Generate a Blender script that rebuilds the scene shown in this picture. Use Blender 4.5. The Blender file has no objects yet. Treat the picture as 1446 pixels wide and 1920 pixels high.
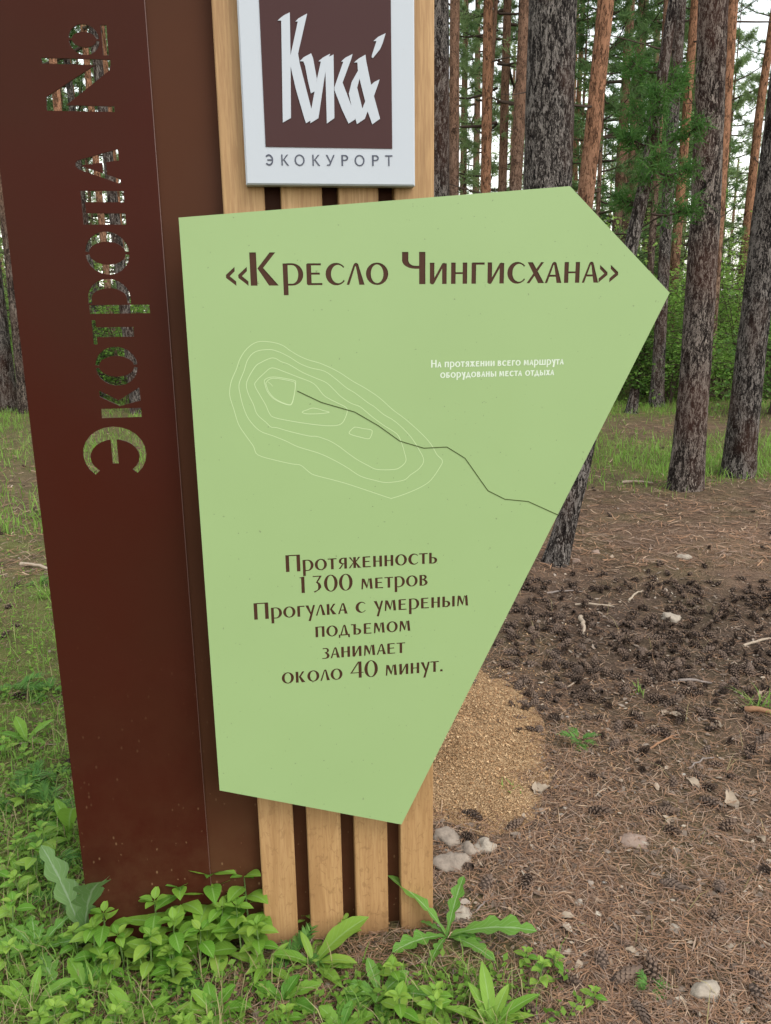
import bpy, math, random
import numpy as np
from mathutils import Vector, Matrix, noise
from mathutils.geometry import delaunay_2d_cdt

SC = bpy.context.scene
COL = SC.collection

# ------------------------------------------------------------------ camera
F_PX, VX, VY, YAW = 1530.0, 803.7, 7082.0, 0.148     # focal length, plumb vanishing point (px), turn of the sign
CAM_H = 1.5
_d = np.array([(VX-723)/F_PX, -(VY-960)/F_PX, -1.0]); _d /= np.linalg.norm(_d)
_Z = -_d; _b = np.array([0, 0, -1.0]); _Y = _b-_b.dot(_Z)*_Z; _Y /= np.linalg.norm(_Y); _X = np.cross(_Y, _Z)
CM = np.array([_X, _Y, _Z])                            # camera -> world
cam = bpy.data.objects.new('camera', bpy.data.cameras.new('camera'))
COL.objects.link(cam); SC.camera = cam
_m = Matrix([list(CM[0])+[0], list(CM[1])+[0], list(CM[2])+[CAM_H], [0, 0, 0, 1]])
cam.matrix_world = _m
cam.data.sensor_width = 36; cam.data.lens = F_PX/1920*36
cam.data.clip_start = 0.02; cam.data.clip_end = 2000

# ------------------------------------------------------------------ sky, sun, exposure
SUN_EL, SUN_ROT = math.radians(52), math.radians(138)
w = bpy.data.worlds.new('World'); SC.world = w; w.use_nodes = True
nt = w.node_tree; nt.nodes.clear()
out = nt.nodes.new('ShaderNodeOutputWorld'); bg = nt.nodes.new('ShaderNodeBackground')
sky = nt.nodes.new('ShaderNodeTexSky'); sky.sky_type = 'NISHITA'; sky.sun_disc = False
sky.sun_elevation = SUN_EL; sky.sun_rotation = SUN_ROT; sky.dust_density = 0.7; sky.air_density = 2.0
hs = nt.nodes.new('ShaderNodeHueSaturation'); hs.inputs['Saturation'].default_value = 0.22
nt.links.new(sky.outputs[0], hs.inputs['Color']); nt.links.new(hs.outputs[0], bg.inputs[0])
bg.inputs[1].default_value = 0.15
nt.links.new(bg.outputs[0], out.inputs[0])
sl = bpy.data.lights.new('sun', 'SUN'); sl.energy = 0.8; sl.angle = math.radians(24); sl.color = (1, 0.97, 0.92)
sun = bpy.data.objects.new('sun', sl); COL.objects.link(sun)
_sd = Vector((math.sin(SUN_ROT)*math.cos(SUN_EL), math.cos(SUN_ROT)*math.cos(SUN_EL), math.sin(SUN_EL)))
sun.rotation_euler = _sd.to_track_quat('Z', 'Y').to_euler()
SC.view_settings.view_transform = 'Standard'; SC.view_settings.look = 'None'
SC.view_settings.gamma = 1; SC.view_settings.use_curve_mapping = False
SC.view_settings.exposure = 1.12
SC.render.engine = 'CYCLES'
SC.cycles.use_denoising = True
SC.cycles.max_bounces = 6; SC.cycles.diffuse_bounces = 3; SC.cycles.transmission_bounces = 3
SC.cycles.transparent_max_bounces = 4

# ------------------------------------------------------------------ measuring the photograph
P0 = None
def ray(x, y): return CM @ np.array([(x-723)/F_PX, -(y-960)/F_PX, -1.0])
def flat(x, y):
    r = ray(x, y); t = -CAM_H/r[2]
    return np.array([0, 0, CAM_H])+t*r
P0 = flat(650, 1757)                                   # foot of the slats
RX = np.array([math.cos(YAW), math.sin(YAW), 0]); NX = np.array([math.sin(YAW), -math.cos(YAW), 0])
def on_sign(x, y, off=0.0):
    r = ray(x, y); t = (P0+NX*off-np.array([0, 0, CAM_H])).dot(NX)/r.dot(NX)
    p = np.array([0, 0, CAM_H])+t*r-P0
    return (float(p.dot(RX)), float(p[2]))
def at_depth(x, y, depth):
    r = ray(x, y); return np.array([0, 0, CAM_H])+r*(depth/r[1])

# ------------------------------------------------------------------ object helpers
def tag(o, label=None, cat=None, group=None, kind=None):
    if label: o['label'] = label
    if cat: o['category'] = cat
    if group: o['group'] = group
    if kind: o['kind'] = kind
    return o
def empty(name, loc=(0, 0, 0), rz=0):
    o = bpy.data.objects.new(name, None); COL.objects.link(o); o.location = loc; o.rotation_euler = (0, 0, rz)
    o.empty_display_size = 0.1
    return o
class MB:
    def __init__(s): s.v = []; s.f = []; s.uv = []; s.col = []
    def add(s, vs, fs, uv=None):
        b = len(s.v); s.v.extend([tuple(p) for p in vs]); s.f.extend([tuple(i+b for i in f) for f in fs])
        s.uv.extend(uv if uv is not None else [(0.0, 0.0)]*len(vs))
        return b
    def box(s, x0, x1, y0, y1, z0, z1):
        s.add([(x0,y0,z0),(x1,y0,z0),(x1,y1,z0),(x0,y1,z0),(x0,y0,z1),(x1,y0,z1),(x1,y1,z1),(x0,y1,z1)],
              [(0,3,2,1),(4,5,6,7),(0,1,5,4),(1,2,6,5),(2,3,7,6),(3,0,4,7)])
    def tube(s, pts, rad, n=6, cap=True):
        pts = [Vector(p) for p in pts]; rings = []
        for i, p in enumerate(pts):
            t = (pts[min(i+1, len(pts)-1)]-pts[max(i-1, 0)]).normalized()
            a = Vector((0, 0, 1)) if abs(t.z) < .9 else Vector((1, 0, 0))
            u = t.cross(a).normalized(); v = t.cross(u)
            r = rad[i] if hasattr(rad, '__len__') else rad
            rings.append([p+(u*math.cos(2*math.pi*k/n)+v*math.sin(2*math.pi*k/n))*r for k in range(n)])
        vs = [q for R in rings for q in R]
        fs = [(i*n+k, i*n+(k+1) % n, (i+1)*n+(k+1) % n, (i+1)*n+k) for i in range(len(pts)-1) for k in range(n)]
        if cap: fs += [tuple(range(n)), tuple((len(pts)-1)*n+k for k in reversed(range(n)))]
        s.add(vs, fs)
    def mesh(s, name, mat, smooth=False):
        me = bpy.data.meshes.new(name)
        me.from_pydata(s.v, [], s.f)
        if mat: me.materials.append(mat)
        if s.uv and any(u != (0.0, 0.0) for u in s.uv):
            l = me.uv_layers.new(name='UVMap')
            idx = np.empty(len(me.loops), np.int32); me.loops.foreach_get('vertex_index', idx)
            l.data.foreach_set('uv', np.array(s.uv, np.float32)[idx].ravel())
        if smooth: me.polygons.foreach_set('use_smooth', [True]*len(me.polygons))
        me.update()
        return me
    def build(s, name, mat, parent=None, smooth=False):
        return link(name, s.mesh(name, mat, smooth), parent)
def link(name, me, parent=None):
    o = bpy.data.objects.new(name, me); COL.objects.link(o)
    if parent: o.parent = parent
    return o
def np_mesh(name, V, Fa, mat, smooth=False, uv=None):
    """V (n,3), Fa (m,k) all of the same corner count"""
    me = bpy.data.meshes.new(name); V = np.asarray(V, np.float32); Fa = np.asarray(Fa, np.int32)
    k = Fa.shape[1]
    me.vertices.add(len(V)); me.vertices.foreach_set('co', V.ravel())
    me.loops.add(Fa.size); me.loops.foreach_set('vertex_index', Fa.ravel())
    me.polygons.add(len(Fa)); me.polygons.foreach_set('loop_start', np.arange(0, Fa.size, k, dtype=np.int32))
    if smooth: me.polygons.foreach_set('use_smooth', [True]*len(Fa))
    if uv is not None:
        l = me.uv_layers.new(name='UVMap'); l.data.foreach_set('uv', np.asarray(uv, np.float32)[Fa.ravel()].ravel())
    if mat: me.materials.append(mat)
    me.update(calc_edges=True); me.validate()
    return me

# ------------------------------------------------------------------ materials
class NT:
    def __init__(s, name):
        s.m = bpy.data.materials.new(name); s.m.use_nodes = True; s.t = s.m.node_tree; s.t.nodes.clear()
        s.o = s.n('ShaderNodeOutputMaterial')
    def n(s, kind, **kw):
        x = s.t.nodes.new(kind)
        for k, v in kw.items():
            if k.startswith('_'): setattr(x, k[1:], v)
            else: x.inputs[k.replace('__', ' ')].default_value = v
        return x
    def l(s, a, b): s.t.links.new(a, b)
    def coord(s, which='Object', scale=(1, 1, 1)):
        c = s.n('ShaderNodeTexCoord'); mp = s.n('ShaderNodeMapping'); mp.inputs['Scale'].default_value = scale
        s.l(c.outputs[which], mp.inputs[0]); return mp.outputs[0]
    def noise(s, vec, scale, detail=4, rough=.55, dist=0):
        x = s.n('ShaderNodeTexNoise', Scale=scale, Detail=detail, Roughness=rough, Distortion=dist); s.l(vec, x.inputs['Vector']); return x.outputs['Fac']
    def ramp(s, fac, stops, mode='LINEAR'):
        r = s.n('ShaderNodeValToRGB'); r.color_ramp.interpolation = mode
        while len(r.color_ramp.elements) < len(stops): r.color_ramp.elements.new(.5)
        for e, (p, c) in zip(r.color_ramp.elements, stops): e.position = p; e.color = (*c, 1) if len(c) == 3 else c
        s.l(fac, r.inputs[0]); return r.outputs[0]
    def mix(s, fac, a, b, mode='MIX'):
        x = s.n('ShaderNodeMix', _data_type='RGBA', _blend_type=mode)
        for i, q in ((0, fac), (6, a), (7, b)):
            if hasattr(q, 'links'): s.l(q, x.inputs[i])
            else: x.inputs[i].default_value = q if i == 0 else (*q, 1)
        return x.outputs[2]
    def math(s, op, a, b=0.0):
        x = s.n('ShaderNodeMath', _operation=op)
        for i, q in ((0, a), (1, b)):
            if hasattr(q, 'links'): s.l(q, x.inputs[i])
            else: x.inputs[i].default_value = q
        return x.outputs[0]
    def bump(s, h, strength=.5, dist=.01, normal=None):
        b = s.n('ShaderNodeBump', Strength=strength, Distance=dist); s.l(h, b.inputs['Height'])
        if normal: s.l(normal, b.inputs['Normal'])
        return b.outputs[0]
    def principled(s, color, rough=.6, spec=.3, normal=None):
        p = s.n('ShaderNodeBsdfPrincipled')
        for key, q in (('Base Color', color), ('Roughness', rough), ('Specular IOR Level', spec)):
            if hasattr(q, 'links'): s.l(q, p.inputs[key])
            else: p.inputs[key].default_value = (*q, 1) if key == 'Base Color' else q
        if normal: s.l(normal, p.inputs['Normal'])
        s.l(p.outputs[0], s.o.inputs[0]); return p

def m_paint(name, col, rough=.4, spec=.4, var=.06, dirt=None):
    k = NT(name); v = k.coord()
    n1 = k.noise(v, 3.0, 5); c = k.mix(n1, tuple(x*(1-var) for x in col), tuple(min(1, x*(1+var)) for x in col))
    sp = k.ramp(k.noise(v, 150, 1), [(.765, (0, 0, 0)), (.80, (1, 1, 1))])
    if dirt: c = k.mix(k.math('MULTIPLY', sp, dirt[3]), c, dirt[:3])
    r = k.ramp(k.noise(v, 9, 4), [(.3, (rough*.85,)*3), (.7, (rough*1.2,)*3)])
    k.principled(c, r, spec, k.bump(k.noise(v, 60, 3), .03, .002)); return k.m
def m_steel(name, col, col2, rough):
    """brown painted sheet with dust and splashes that thicken towards the foot"""
    k = NT(name); c0 = k.n('ShaderNodeTexCoord'); sx = k.n('ShaderNodeSeparateXYZ'); k.l(c0.outputs['Object'], sx.inputs[0])
    v = k.coord()
    c = k.mix(k.ramp(k.noise(v, 2.2, 3), [(.35, (0,)*3), (.65, (1,)*3)]), col, col2)
    low = k.ramp(sx.outputs['Z'], [(0.0, (1,)*3), (.16, (.75,)*3), (.42, (.18,)*3), (.9, (.0,)*3)])
    dust = k.math('MULTIPLY', k.ramp(k.noise(v, 12, 6, .7), [(.35, (0,)*3), (.75, (1,)*3)]), k.math('MULTIPLY', low, .75))
    c = k.mix(dust, c, (.085, .042, .020))
    vv = k.coord(scale=(1, 1, .55)); vo = k.n('ShaderNodeTexVoronoi', Scale=70.0); k.l(vv, vo.inputs['Vector'])
    sp = k.ramp(vo.outputs['Distance'], [(.10, (1,)*3), (.19, (0,)*3)])
    pick = k.ramp(k.noise(v, 55, 1), [(.52, (0,)*3), (.58, (1,)*3)])
    sp = k.math('MULTIPLY', k.math('MULTIPLY', sp, pick), k.math('ADD', k.math('MULTIPLY', low, .75), .0))
    c = k.mix(sp, c, (.27, .165, .085))
    r = k.ramp(k.noise(v, 5, 4), [(.3, (rough*.8,)*3), (.7, (rough*1.25,)*3)])
    k.principled(c, r, .07, k.bump(k.noise(v, 4, 2), .06, .01)); return k.m
def m_wood():
    k = NT('slat_wood'); v = k.coord(scale=(1, 1, .055)); info = k.n('ShaderNodeObjectInfo')
    off = k.n('ShaderNodeVectorMath', _operation='ADD'); k.l(v, off.inputs[0])
    mu = k.n('ShaderNodeVectorMath', _operation='SCALE'); mu.inputs[0].default_value = (7, 3, 5); k.l(info.outputs['Random'], mu.inputs['Scale'])
    k.l(mu.outputs[0], off.inputs[1]); v = off.outputs[0]
    g1 = k.noise(v, 42, 5, .6, .6); g2 = k.noise(v, 260, 3, .6)
    c = k.ramp(g1, [(.28, (.30, .175, .078)), (.5, (.43, .262, .118)), (.75, (.51, .328, .158))])
    c = k.mix(k.math('MULTIPLY', k.ramp(g2, [(.42, (1,)*3), (.56, (0,)*3)]), .45), c, (.25, .13, .055))
    c0 = k.n('ShaderNodeTexCoord'); sx = k.n('ShaderNodeSeparateXYZ'); k.l(c0.outputs['Object'], sx.inputs[0])
    low = k.ramp(sx.outputs['Z'], [(0.0, (1,)*3), (.25, (.8,)*3), (.45, (.45,)*3), (.9, (0,)*3)])
    vv = k.coord(scale=(1, 1, .6)); 
    wv = k.n('ShaderNodeTexVoronoi', Scale=58.0, _feature='DISTANCE_TO_EDGE')
    dn = k.n('ShaderNodeTexNoise', Scale=25.0); k.l(vv, dn.inputs['Vector'])
    dv = k.n('ShaderNodeMix', _data_type='VECTOR', Factor=.06); k.l(vv, dv.inputs[4]); k.l(dn.outputs['Color'], dv.inputs[5])
    k.l(dv.outputs[1], wv.inputs['Vector'])
    fl = k.ramp(wv.outputs['Distance'], [(.03, (1,)*3), (.09, (0,)*3)])
    pk = k.ramp(k.noise(k.coord(), 46, 2), [(.50, (0,)*3), (.58, (1,)*3)])
    spk = k.math('MULTIPLY', k.math('MULTIPLY', fl, pk), low)
    c = k.mix(k.math('MULTIPLY', spk, .6), c, (.16, .085, .04))
    c = k.mix(k.math('MULTIPLY', info.outputs['Random'], .28), c, (.27, .155, .075))
    c = k.mix(k.math('MULTIPLY', k.ramp(sx.outputs['Z'], [(.0, (1,)*3), (.07, (0,)*3)]), .55), c, (.13, .08, .045))
    warm = k.math('MULTIPLY', low, .35); c = k.mix(warm, c, (.33, .165, .06))
    k.principled(c, .55, .25, k.bump(g2, .12, .002)); return k.m
def m_plain(name, col, rough=.7, spec=.2, var=.25, scale=30, bump=.3, dist=.004):
    k = NT(name); v = k.coord(); n1 = k.noise(v, scale, 5, .6)
    c = k.mix(n1, tuple(x*(1-var) for x in col), tuple(min(1, x*(1+var)) for x in col))
    k.principled(c, rough, spec, k.bump(n1, bump, dist) if bump else None); return k.m
def m_bark(name, deep, mid, high, patch, zfade=None, scale=1.0):
    """plated pine bark: stretched cells with dark fissures; zfade = (height where it starts, height where it ends, colour) turns to thin orange bark"""
    k = NT(name); info = k.n('ShaderNodeObjectInfo'); c0 = k.n('ShaderNodeTexCoord')
    mu = k.n('ShaderNodeVectorMath', _operation='SCALE'); mu.inputs[0].default_value = (13, 29, 17); k.l(info.outputs['Random'], mu.inputs['Scale'])
    ad = k.n('ShaderNodeVectorMath', _operation='ADD'); k.l(c0.outputs['Object'], ad.inputs[0]); k.l(mu.outputs[0], ad.inputs[1])
    def mp(sc):
        q = k.n('ShaderNodeMapping'); q.inputs['Scale'].default_value = sc; k.l(ad.outputs[0], q.inputs[0]); return q.outputs[0]
    v = mp((1, 1, .30)); vd = k.n('ShaderNodeTexNoise', Scale=16.0*scale, Detail=5, Roughness=.7); k.l(v, vd.inputs['Vector'])
    dv = k.n('ShaderNodeMix', _data_type='VECTOR', Factor=.16); k.l(v, dv.inputs[4]); k.l(vd.outputs['Color'], dv.inputs[5])
    vo = k.n('ShaderNodeTexVoronoi', Scale=44.0*scale, _feature='DISTANCE_TO_EDGE'); k.l(dv.outputs[1], vo.inputs['Vector'])
    vc = k.n('ShaderNodeTexVoronoi', Scale=62.0*scale); k.l(dv.outputs[1], vc.inputs['Vector'])
    n1 = k.noise(mp((1, 1, .22)), 34*scale, 8, .75, .4); n2 = k.noise(mp((1, 1, .6)), 2.6, 4); n4 = k.noise(mp((1, 1, .35)), 9*scale, 4, .6, .5)
    h = k.math('ADD', k.math('MULTIPLY', k.ramp(vo.outputs['Distance'], [(0, (0,)*3), (.26, (1,)*3)]), .50), k.math('MULTIPLY', n1, 1.15))
    sc = k.n('ShaderNodeSeparateColor'); k.l(vc.outputs['Color'], sc.inputs[0])
    hv = k.math('ADD', k.math('ADD', h, k.math('MULTIPLY', k.math('SUBTRACT', sc.outputs[0], .5), .75)), k.math('MULTIPLY', k.math('SUBTRACT', n4, .5), .5))
    c = k.ramp(hv, [(.40, deep), (.74, mid), (1.0, tuple(.6*x+.4*y for x, y in zip(mid, high))), (1.22, high)])
    c = k.mix(k.ramp(n2, [(.45, (0,)*3), (.62, (.75,)*3)]), c, k.mix(.45, c, patch))
    if zfade:
        sx = k.n('ShaderNodeSeparateXYZ'); k.l(c0.outputs['Object'], sx.inputs[0])
        zz = k.math('ADD', sx.outputs['Z'], k.math('MULTIPLY', n2, 1.6))
        mr = k.n('ShaderNodeMapRange'); mr.inputs[1].default_value = zfade[0]+.8; mr.inputs[2].default_value = zfade[1]+.8; k.l(zz, mr.inputs[0])
        oc = k.ramp(hv, [(.35, tuple(x*.28 for x in zfade[2])), (.7, zfade[2]), (1.15, tuple(min(1, x*1.75) for x in zfade[2]))])
        c = k.mix(mr.outputs[0], c, oc)
    k.principled(c, .9, .08, k.bump(hv, .8, .018)); return k.m
def m_leaf(name, c1, c2, rib=None, trans=.35, rough=.5, spec=.3, var_scale=None):
    k = NT(name); g = k.n('ShaderNodeNewGeometry')
    c = k.mix(g.outputs['Random Per Island'], c1, c2)
    if var_scale: c = k.mix(k.math('MULTIPLY', k.ramp(k.noise(k.coord(), var_scale, 3), [(.4, (0,)*3), (.7, (1,)*3)]), .5), c, tuple(x*.55 for x in c1))
    nrm = None
    if rib:
        u = k.n('ShaderNodeUVMap'); sx = k.n('ShaderNodeSeparateXYZ'); k.l(u.outputs[0], sx.inputs[0])
        a = k.math('ABSOLUTE', k.math('SUBTRACT', sx.outputs['Y'], .5))
        main = k.ramp(a, [(.025, (1,)*3), (.06, (0,)*3)])
        sv = k.math('SINE', k.math('MULTIPLY', k.math('ADD', sx.outputs['X'], k.math('MULTIPLY', a, -.45)), 62.0))
        side = k.math('MULTIPLY', k.ramp(sv, [(.82, (0,)*3), (.98, (1,)*3)]), .35)
        c = k.mix(k.math('MULTIPLY', k.math('MAXIMUM', main, side), .75), c, rib)
        nrm = k.bump(k.math('SUBTRACT', 1.0, k.math('MAXIMUM', main, side)), .35, .002)
        n3 = k.noise(k.coord(), 35, 3); c = k.mix(k.math('MULTIPLY', n3, .35), c, tuple(x*.6 for x in c1))
    p = k.n('ShaderNodeBsdfPrincipled', Roughness=rough); p.inputs['Specular IOR Level'].default_value = spec; k.l(c, p.inputs['Base Color'])
    if nrm: k.l(nrm, p.inputs['Normal'])
    t = k.n('ShaderNodeBsdfTranslucent'); k.l(k.mix(.5, c, (.55, .75, .12), 'MULTIPLY') if False else c, t.inputs['Color'])
    mx = k.n('ShaderNodeMixShader', Fac=trans); k.l(p.outputs[0], mx.inputs[1]); k.l(t.outputs[0], mx.inputs[2]); k.l(mx.outputs[0], k.o.inputs[0])
    return k.m
def m_island(name, stops, rough=.8, spec=.15):
    k = NT(name); g = k.n('ShaderNodeNewGeometry'); c = k.ramp(g.outputs['Random Per Island'], stops)
    k.principled(c, rough, spec); return k.m

M = {}
M['letter_steel'] = m_steel('brown_steel', (.044, .0092, .0050), (.041, .0115, .0060), .36)
M['back_steel'] = m_steel('brown_backing', (.066, .024, .0115), (.058, .022, .0110), .45)
M['edge'] = m_paint('lit_edge', (.125, .062, .05), .3, .4, .05)  # paler than the sheet: light caught by its edge, put into the colour
M['wood'] = m_wood()
M['green'] = m_paint('green_board', (.262, .366, .156), .42, .30, .045, (.07, .06, .03, .45))
M['white'] = m_paint('white_box', (.42, .445, .475), .38, .3, .02, (.3, .28, .25, .2))
M['logo_brown'] = m_paint('logo_brown', (.052, .022, .021), .35, .12, .05)
M['letter_brown'] = m_plain('inlay_brown', (.054, .020, .010), .6, .2, .2, 20, .1)
M['ink'] = m_plain('dark_ink', (.07, .075, .10), .5, .2, .05, 20, 0)
M['white_ink'] = m_plain('white_ink', (.56, .62, .50), .5, .2, .03, 20, 0)
M['pale_line'] = m_plain('pale_line', (.46, .57, .31), .5, .2, .04, 20, 0)
M['route'] = m_plain('route_ink', (.045, .06, .012), .5, .2, .1, 20, 0)

# ------------------------------------------------------------------ lettering: flared sans small capitals drawn as polygons
def rect(x0, y0, x1, y1): return [(x0, y0), (x1, y0), (x1, y1), (x0, y1)]
def ring(cx, cy, rx, ry, tl, tr, ty, a0=0, a1=360, n=None):
    """elliptic band: tl / tr the thickness at the left / right, ty at top and bottom"""
    irx = (2*rx-tl-tr)/2; icx = cx+(tl-tr)/2; iry = ry-ty
    n = n or max(3, int(abs(a1-a0)/15)); P = []
    A = [math.radians(a0+(a1-a0)*i/n) for i in range(n+1)]
    for a, b in zip(A, A[1:]):
        P.append([(cx+rx*math.cos(a), cy+ry*math.sin(a)), (cx+rx*math.cos(b), cy+ry*math.sin(b)),
                  (icx+irx*math.cos(b), cy+iry*math.sin(b)), (icx+irx*math.cos(a), cy+iry*math.sin(a))])
    return P
def glyph(ch, t, n, stencil=False, desc=.45):
    """polygons (height 1, baseline 0) and width"""
    g = .035 if stencil else 0
    if ch == 'Н': return [rect(0, 0, t, 1), rect(.74-t, 0, .74, 1), rect(t*.9, .46, .74-t*.9, .46+n)], .74
    if ch == 'П': return [rect(0, 0, t, 1), rect(.78-t, 0, .78, 1), rect(0, 1-n, .78, 1)], .78
    if ch == 'И': return [rect(0, .03, t, 1), rect(.77-t, 0, .77, .97), [(.03, 0), (n*1.7, -.02), (t, .05), (.77-n, .95), (.77-t*.5, 1.0), (.77-t, .95), (t*.5, .1)]], .77
    if ch == 'Г': return [rect(0, 0, t, .97), rect(.03, 1-n*1.2, .6, 1)], .6
    if ch == 'Т': return [rect(.37-t/2, 0, .37+t/2, 1), rect(0, 1-n*1.1, .74, 1)], .74
    if ch == 'Е': return [rect(0, .03, t, .97), rect(.04, 1-n*1.1, .64, 1), rect(.1, .48, .58, .48+n*1.1), rect(.04, 0, .68, n*1.1)], .68
    if ch == 'К':
        s = t+.02 if not stencil else t+.06
        return [rect(0, 0, t, 1), [(s, .52), (s+n*1.6, .5), (.74, 1), (.74-n*1.9, 1)], [(s, .52), (.76-t*1.25, 0), (.8, 0), (s+n*1.7, .56)]], .8
    if ch == 'Р':
        s = t*.8 if not stencil else t+.04
        P = [rect(0, -desc, t, 1)] + ring(.4, .5, .48, .51, t, t*1.05, n, -90, 90) + [rect(s, 1.01-n, .41, 1.01), rect(s, -.01, .41, -.01+n)]
        return P, .88
    if ch == 'О':
        if stencil: return ring(.52, .5, .52, .52, t, t, n, -85, 85)+ring(.52, .5, .52, .52, t, t, n, 95, 265), 1.04
        return ring(.5, .5, .5, .52, t*1.05, t*1.05, n), 1.0
    if ch == 'С': return ring(.47, .5, .47, .52, t*1.15, n*.9, n*1.1, 40, 322), .85
    if ch == 'Э': return [[(.86-x, y) for x, y in p][::-1] for p in ring(.47, .5, .47, .52, t*1.15, n*1.3, n*1.4, 42, 318)]+[rect(.22, .5-n*.6, .86-t, .5+n*.6)], .86
    if ch in 'ЛА':
        w_ = .8
        P = [[(0, 0), (n*1.35, 0), (.40, .86), (.42, 1.0), (.335, .94), (.30, .86)], [(.30, .86), (.335, .95), (.40, 1.01), (.47, 1.01), (.53, .96), (w_, 0), (w_-t*1.12, 0), (.43, .82), (.39, .9)]]
        if ch == 'А': P.append(rect(.15+g*2, .3, .58, .3+n*1.1))
        return P, w_
    if ch == 'Х': return [[(.03, 1), (t*1.3, 1), (.83, 0), (.83-t*1.35, 0)], [(0, 0), (n*1.6, 0), (.80, 1), (.80-n*1.6, 1)]], .83
    if ch == 'М': return [[(0, 0), (n*1.3, 0), (n*1.6+.05, .97), (.05, .97)], [(.05, .97), (.1, 1.01), (.06+t, .96), (.54, .22), (.47, .08), (.42, .12)], [(.44, .1), (.5, .08), (.9-t, .93), (.88-t, 1.0), (.80-t*.9, .95)], [(.88-t*.95, .94), (.84, 1.01), (.88, .97), (.96, 0), (.96-t, 0)]], .96
    if ch == 'Я': return [rect(.72-t, 0, .72, 1)] + ring(.38, .70, .33, .30, t*.9, t*.3, n, 90, 270)+[rect(.37, 1-n, .72, 1), rect(.37, .40, .72, .40+n), [(0, 0), (n*1.8, 0), (.46, .44), (.36, .44)]], .72
    if ch == 'Ж': return [rect(.52-t/2, 0, .52+t/2, 1), [(.03, 1), (.03+n*1.8, 1), (.5, .5), (.42, .5)], [(0, 0), (n*1.5, 0), (.48, .54), (.4, .54)],
                          [(1.0, 1), (1.0-n*1.8, 1), (.54, .5), (.62, .5)], [(1.06, 0), (1.06-t*1.2, 0), (.54, .54), (.64, .54)]], 1.06
    if ch in 'ЬЪЫБ':
        x0 = .2 if ch == 'Ъ' else 0
        P = [rect(x0, 0, x0+t, 1)] + ring(x0+.36, .29, .33, .30, t*.4, t, n, -90, 90)+[rect(x0+t*.8, .59-n, x0+.37, .59), rect(x0+t*.8, -.01, x0+.37, -.01+n)]
        if ch == 'Ъ': P.append(rect(0, 1-n*1.1, x0+t, 1)); return P, .9
        if ch == 'Ы': P.append(rect(.84, 0, .84+t, 1)); return P, .84+t
        if ch == 'Б': P.append(rect(0, 1-n*1.1, .6, 1))
        return P, .69
    if ch == 'В':
        P = [rect(0, 0, t, 1)]+ring(.34, .285, .36, .295, t*.4, t, n, -90, 90)+ring(.32, .77, .31, .24, t*.4, t*.9, n, -90, 90)
        for y in (1-n, .53, -.01): P.append(rect(t*.8, y, .35, y+n))
        return P, .70
    if ch == 'У': return [[(0, 1), (t*1.15, 1), (.50, .22), (.44, .05)], [(.80, 1), (.80-n*1.7, 1), (.22, -desc), (.22+n*2.0, -desc)]], .80
    if ch == 'Д': return [[(.12, 0), (.12+n*1.35, 0), (.48, .86), (.50, 1), (.42, .94), (.38, .86)], [(.38, .86), (.42, .95), (.48, 1.01), (.55, 1.01), (.61, .96), (.86, 0), (.86-t*1.1, 0), (.50, .82)],
                          rect(0, 0, .97, n*1.2), rect(0, -.2, n*1.4, .02), rect(.97-t*.7, -.2, .97, .02)], .97
    if ch == 'З': return [rect(.06, 1-n*1.1, .40, 1), rect(.22, .52, .36, .52+n)]+ring(.34, .76, .24, .24, t*.3, t*.75, n, -90, 90)+ring(.32, .275, .3, .285, t*.3, t, n, -90, 90)+[rect(0, -.01, .33, -.01+n)], .62
    if ch == 'Ч': return [rect(.70-t, 0, .70, 1), rect(0, .72, t, 1)]+ring(.40, .74, .40, .26, t, t, n*1.1, 180, 270)+[rect(.38, .48, .71-t, .48+n*1.1)], .70
    if ch == 'Ш': return [rect(0, 0, t, 1), rect(.5, 0, .5+t, 1), rect(1.0, 0, 1.0+t, 1), rect(0, 0, 1.0+t, n*1.1)], 1.0+t
    if ch == '1': return [rect(.14, 0, .14+t*.95, .98), [(0, .94), (.16, .98), (.14+t*.95, 1.0), (.14+t*.95, .93), (.1, .90)]], .66
    if ch == '3': return [rect(.04, .93, .52, 1.0), [(.40, .95), (.52, .95), (.30, .60), (.20, .58)]]+[[(.2, .58), (.3, .63), (.42, .55), (.32, .48)], [(.30, .50), (.40, .56), (.46, .46), (.50, .36), (.34, .28)], [(.33, .40), (.50, .40), (.48, .26), (.38, .14), (.12, -.02), (.06, .06), (.26, .14), (.32, .24)]], .54
    if ch == '0': return ring(.38, .5, .38, .52, t*.95, t*.95, n*.8), .76
    if ch == '4': return [rect(.46, 0, .46+t*.9, 1), rect(0, .29, .74, .29+n*.9), [(0, .33), (.0, .29), (.08, .30), (.48, .92), (.5, 1.0), (.44, 1.0)]], .74
    if ch == '.': return [rect(0, 0, t*.95, t*.95)], t*.95
    if ch in '«»':
        P = []
        for dx in (0, .52):
            P.append([(dx, .40), (dx, .50), (dx+.38, .86), (dx+.38, .66), (dx+.16, .44)]); P.append([(dx, .50), (dx+.16, .44), (dx+.42, .20), (dx+.42, .0), (dx, .36)])
        if ch == '»': P = [[(.92-x, y) for x, y in p][::-1] for p in P]
        return P, .92
    raise ValueError(ch)
ROUND, DIAG = set('ОСЭ0З'), set('ЛАХУЖТД41«»')
def sidebear(ch): return .05 if ch in ROUND else .015 if ch in DIAG else .10
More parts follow.
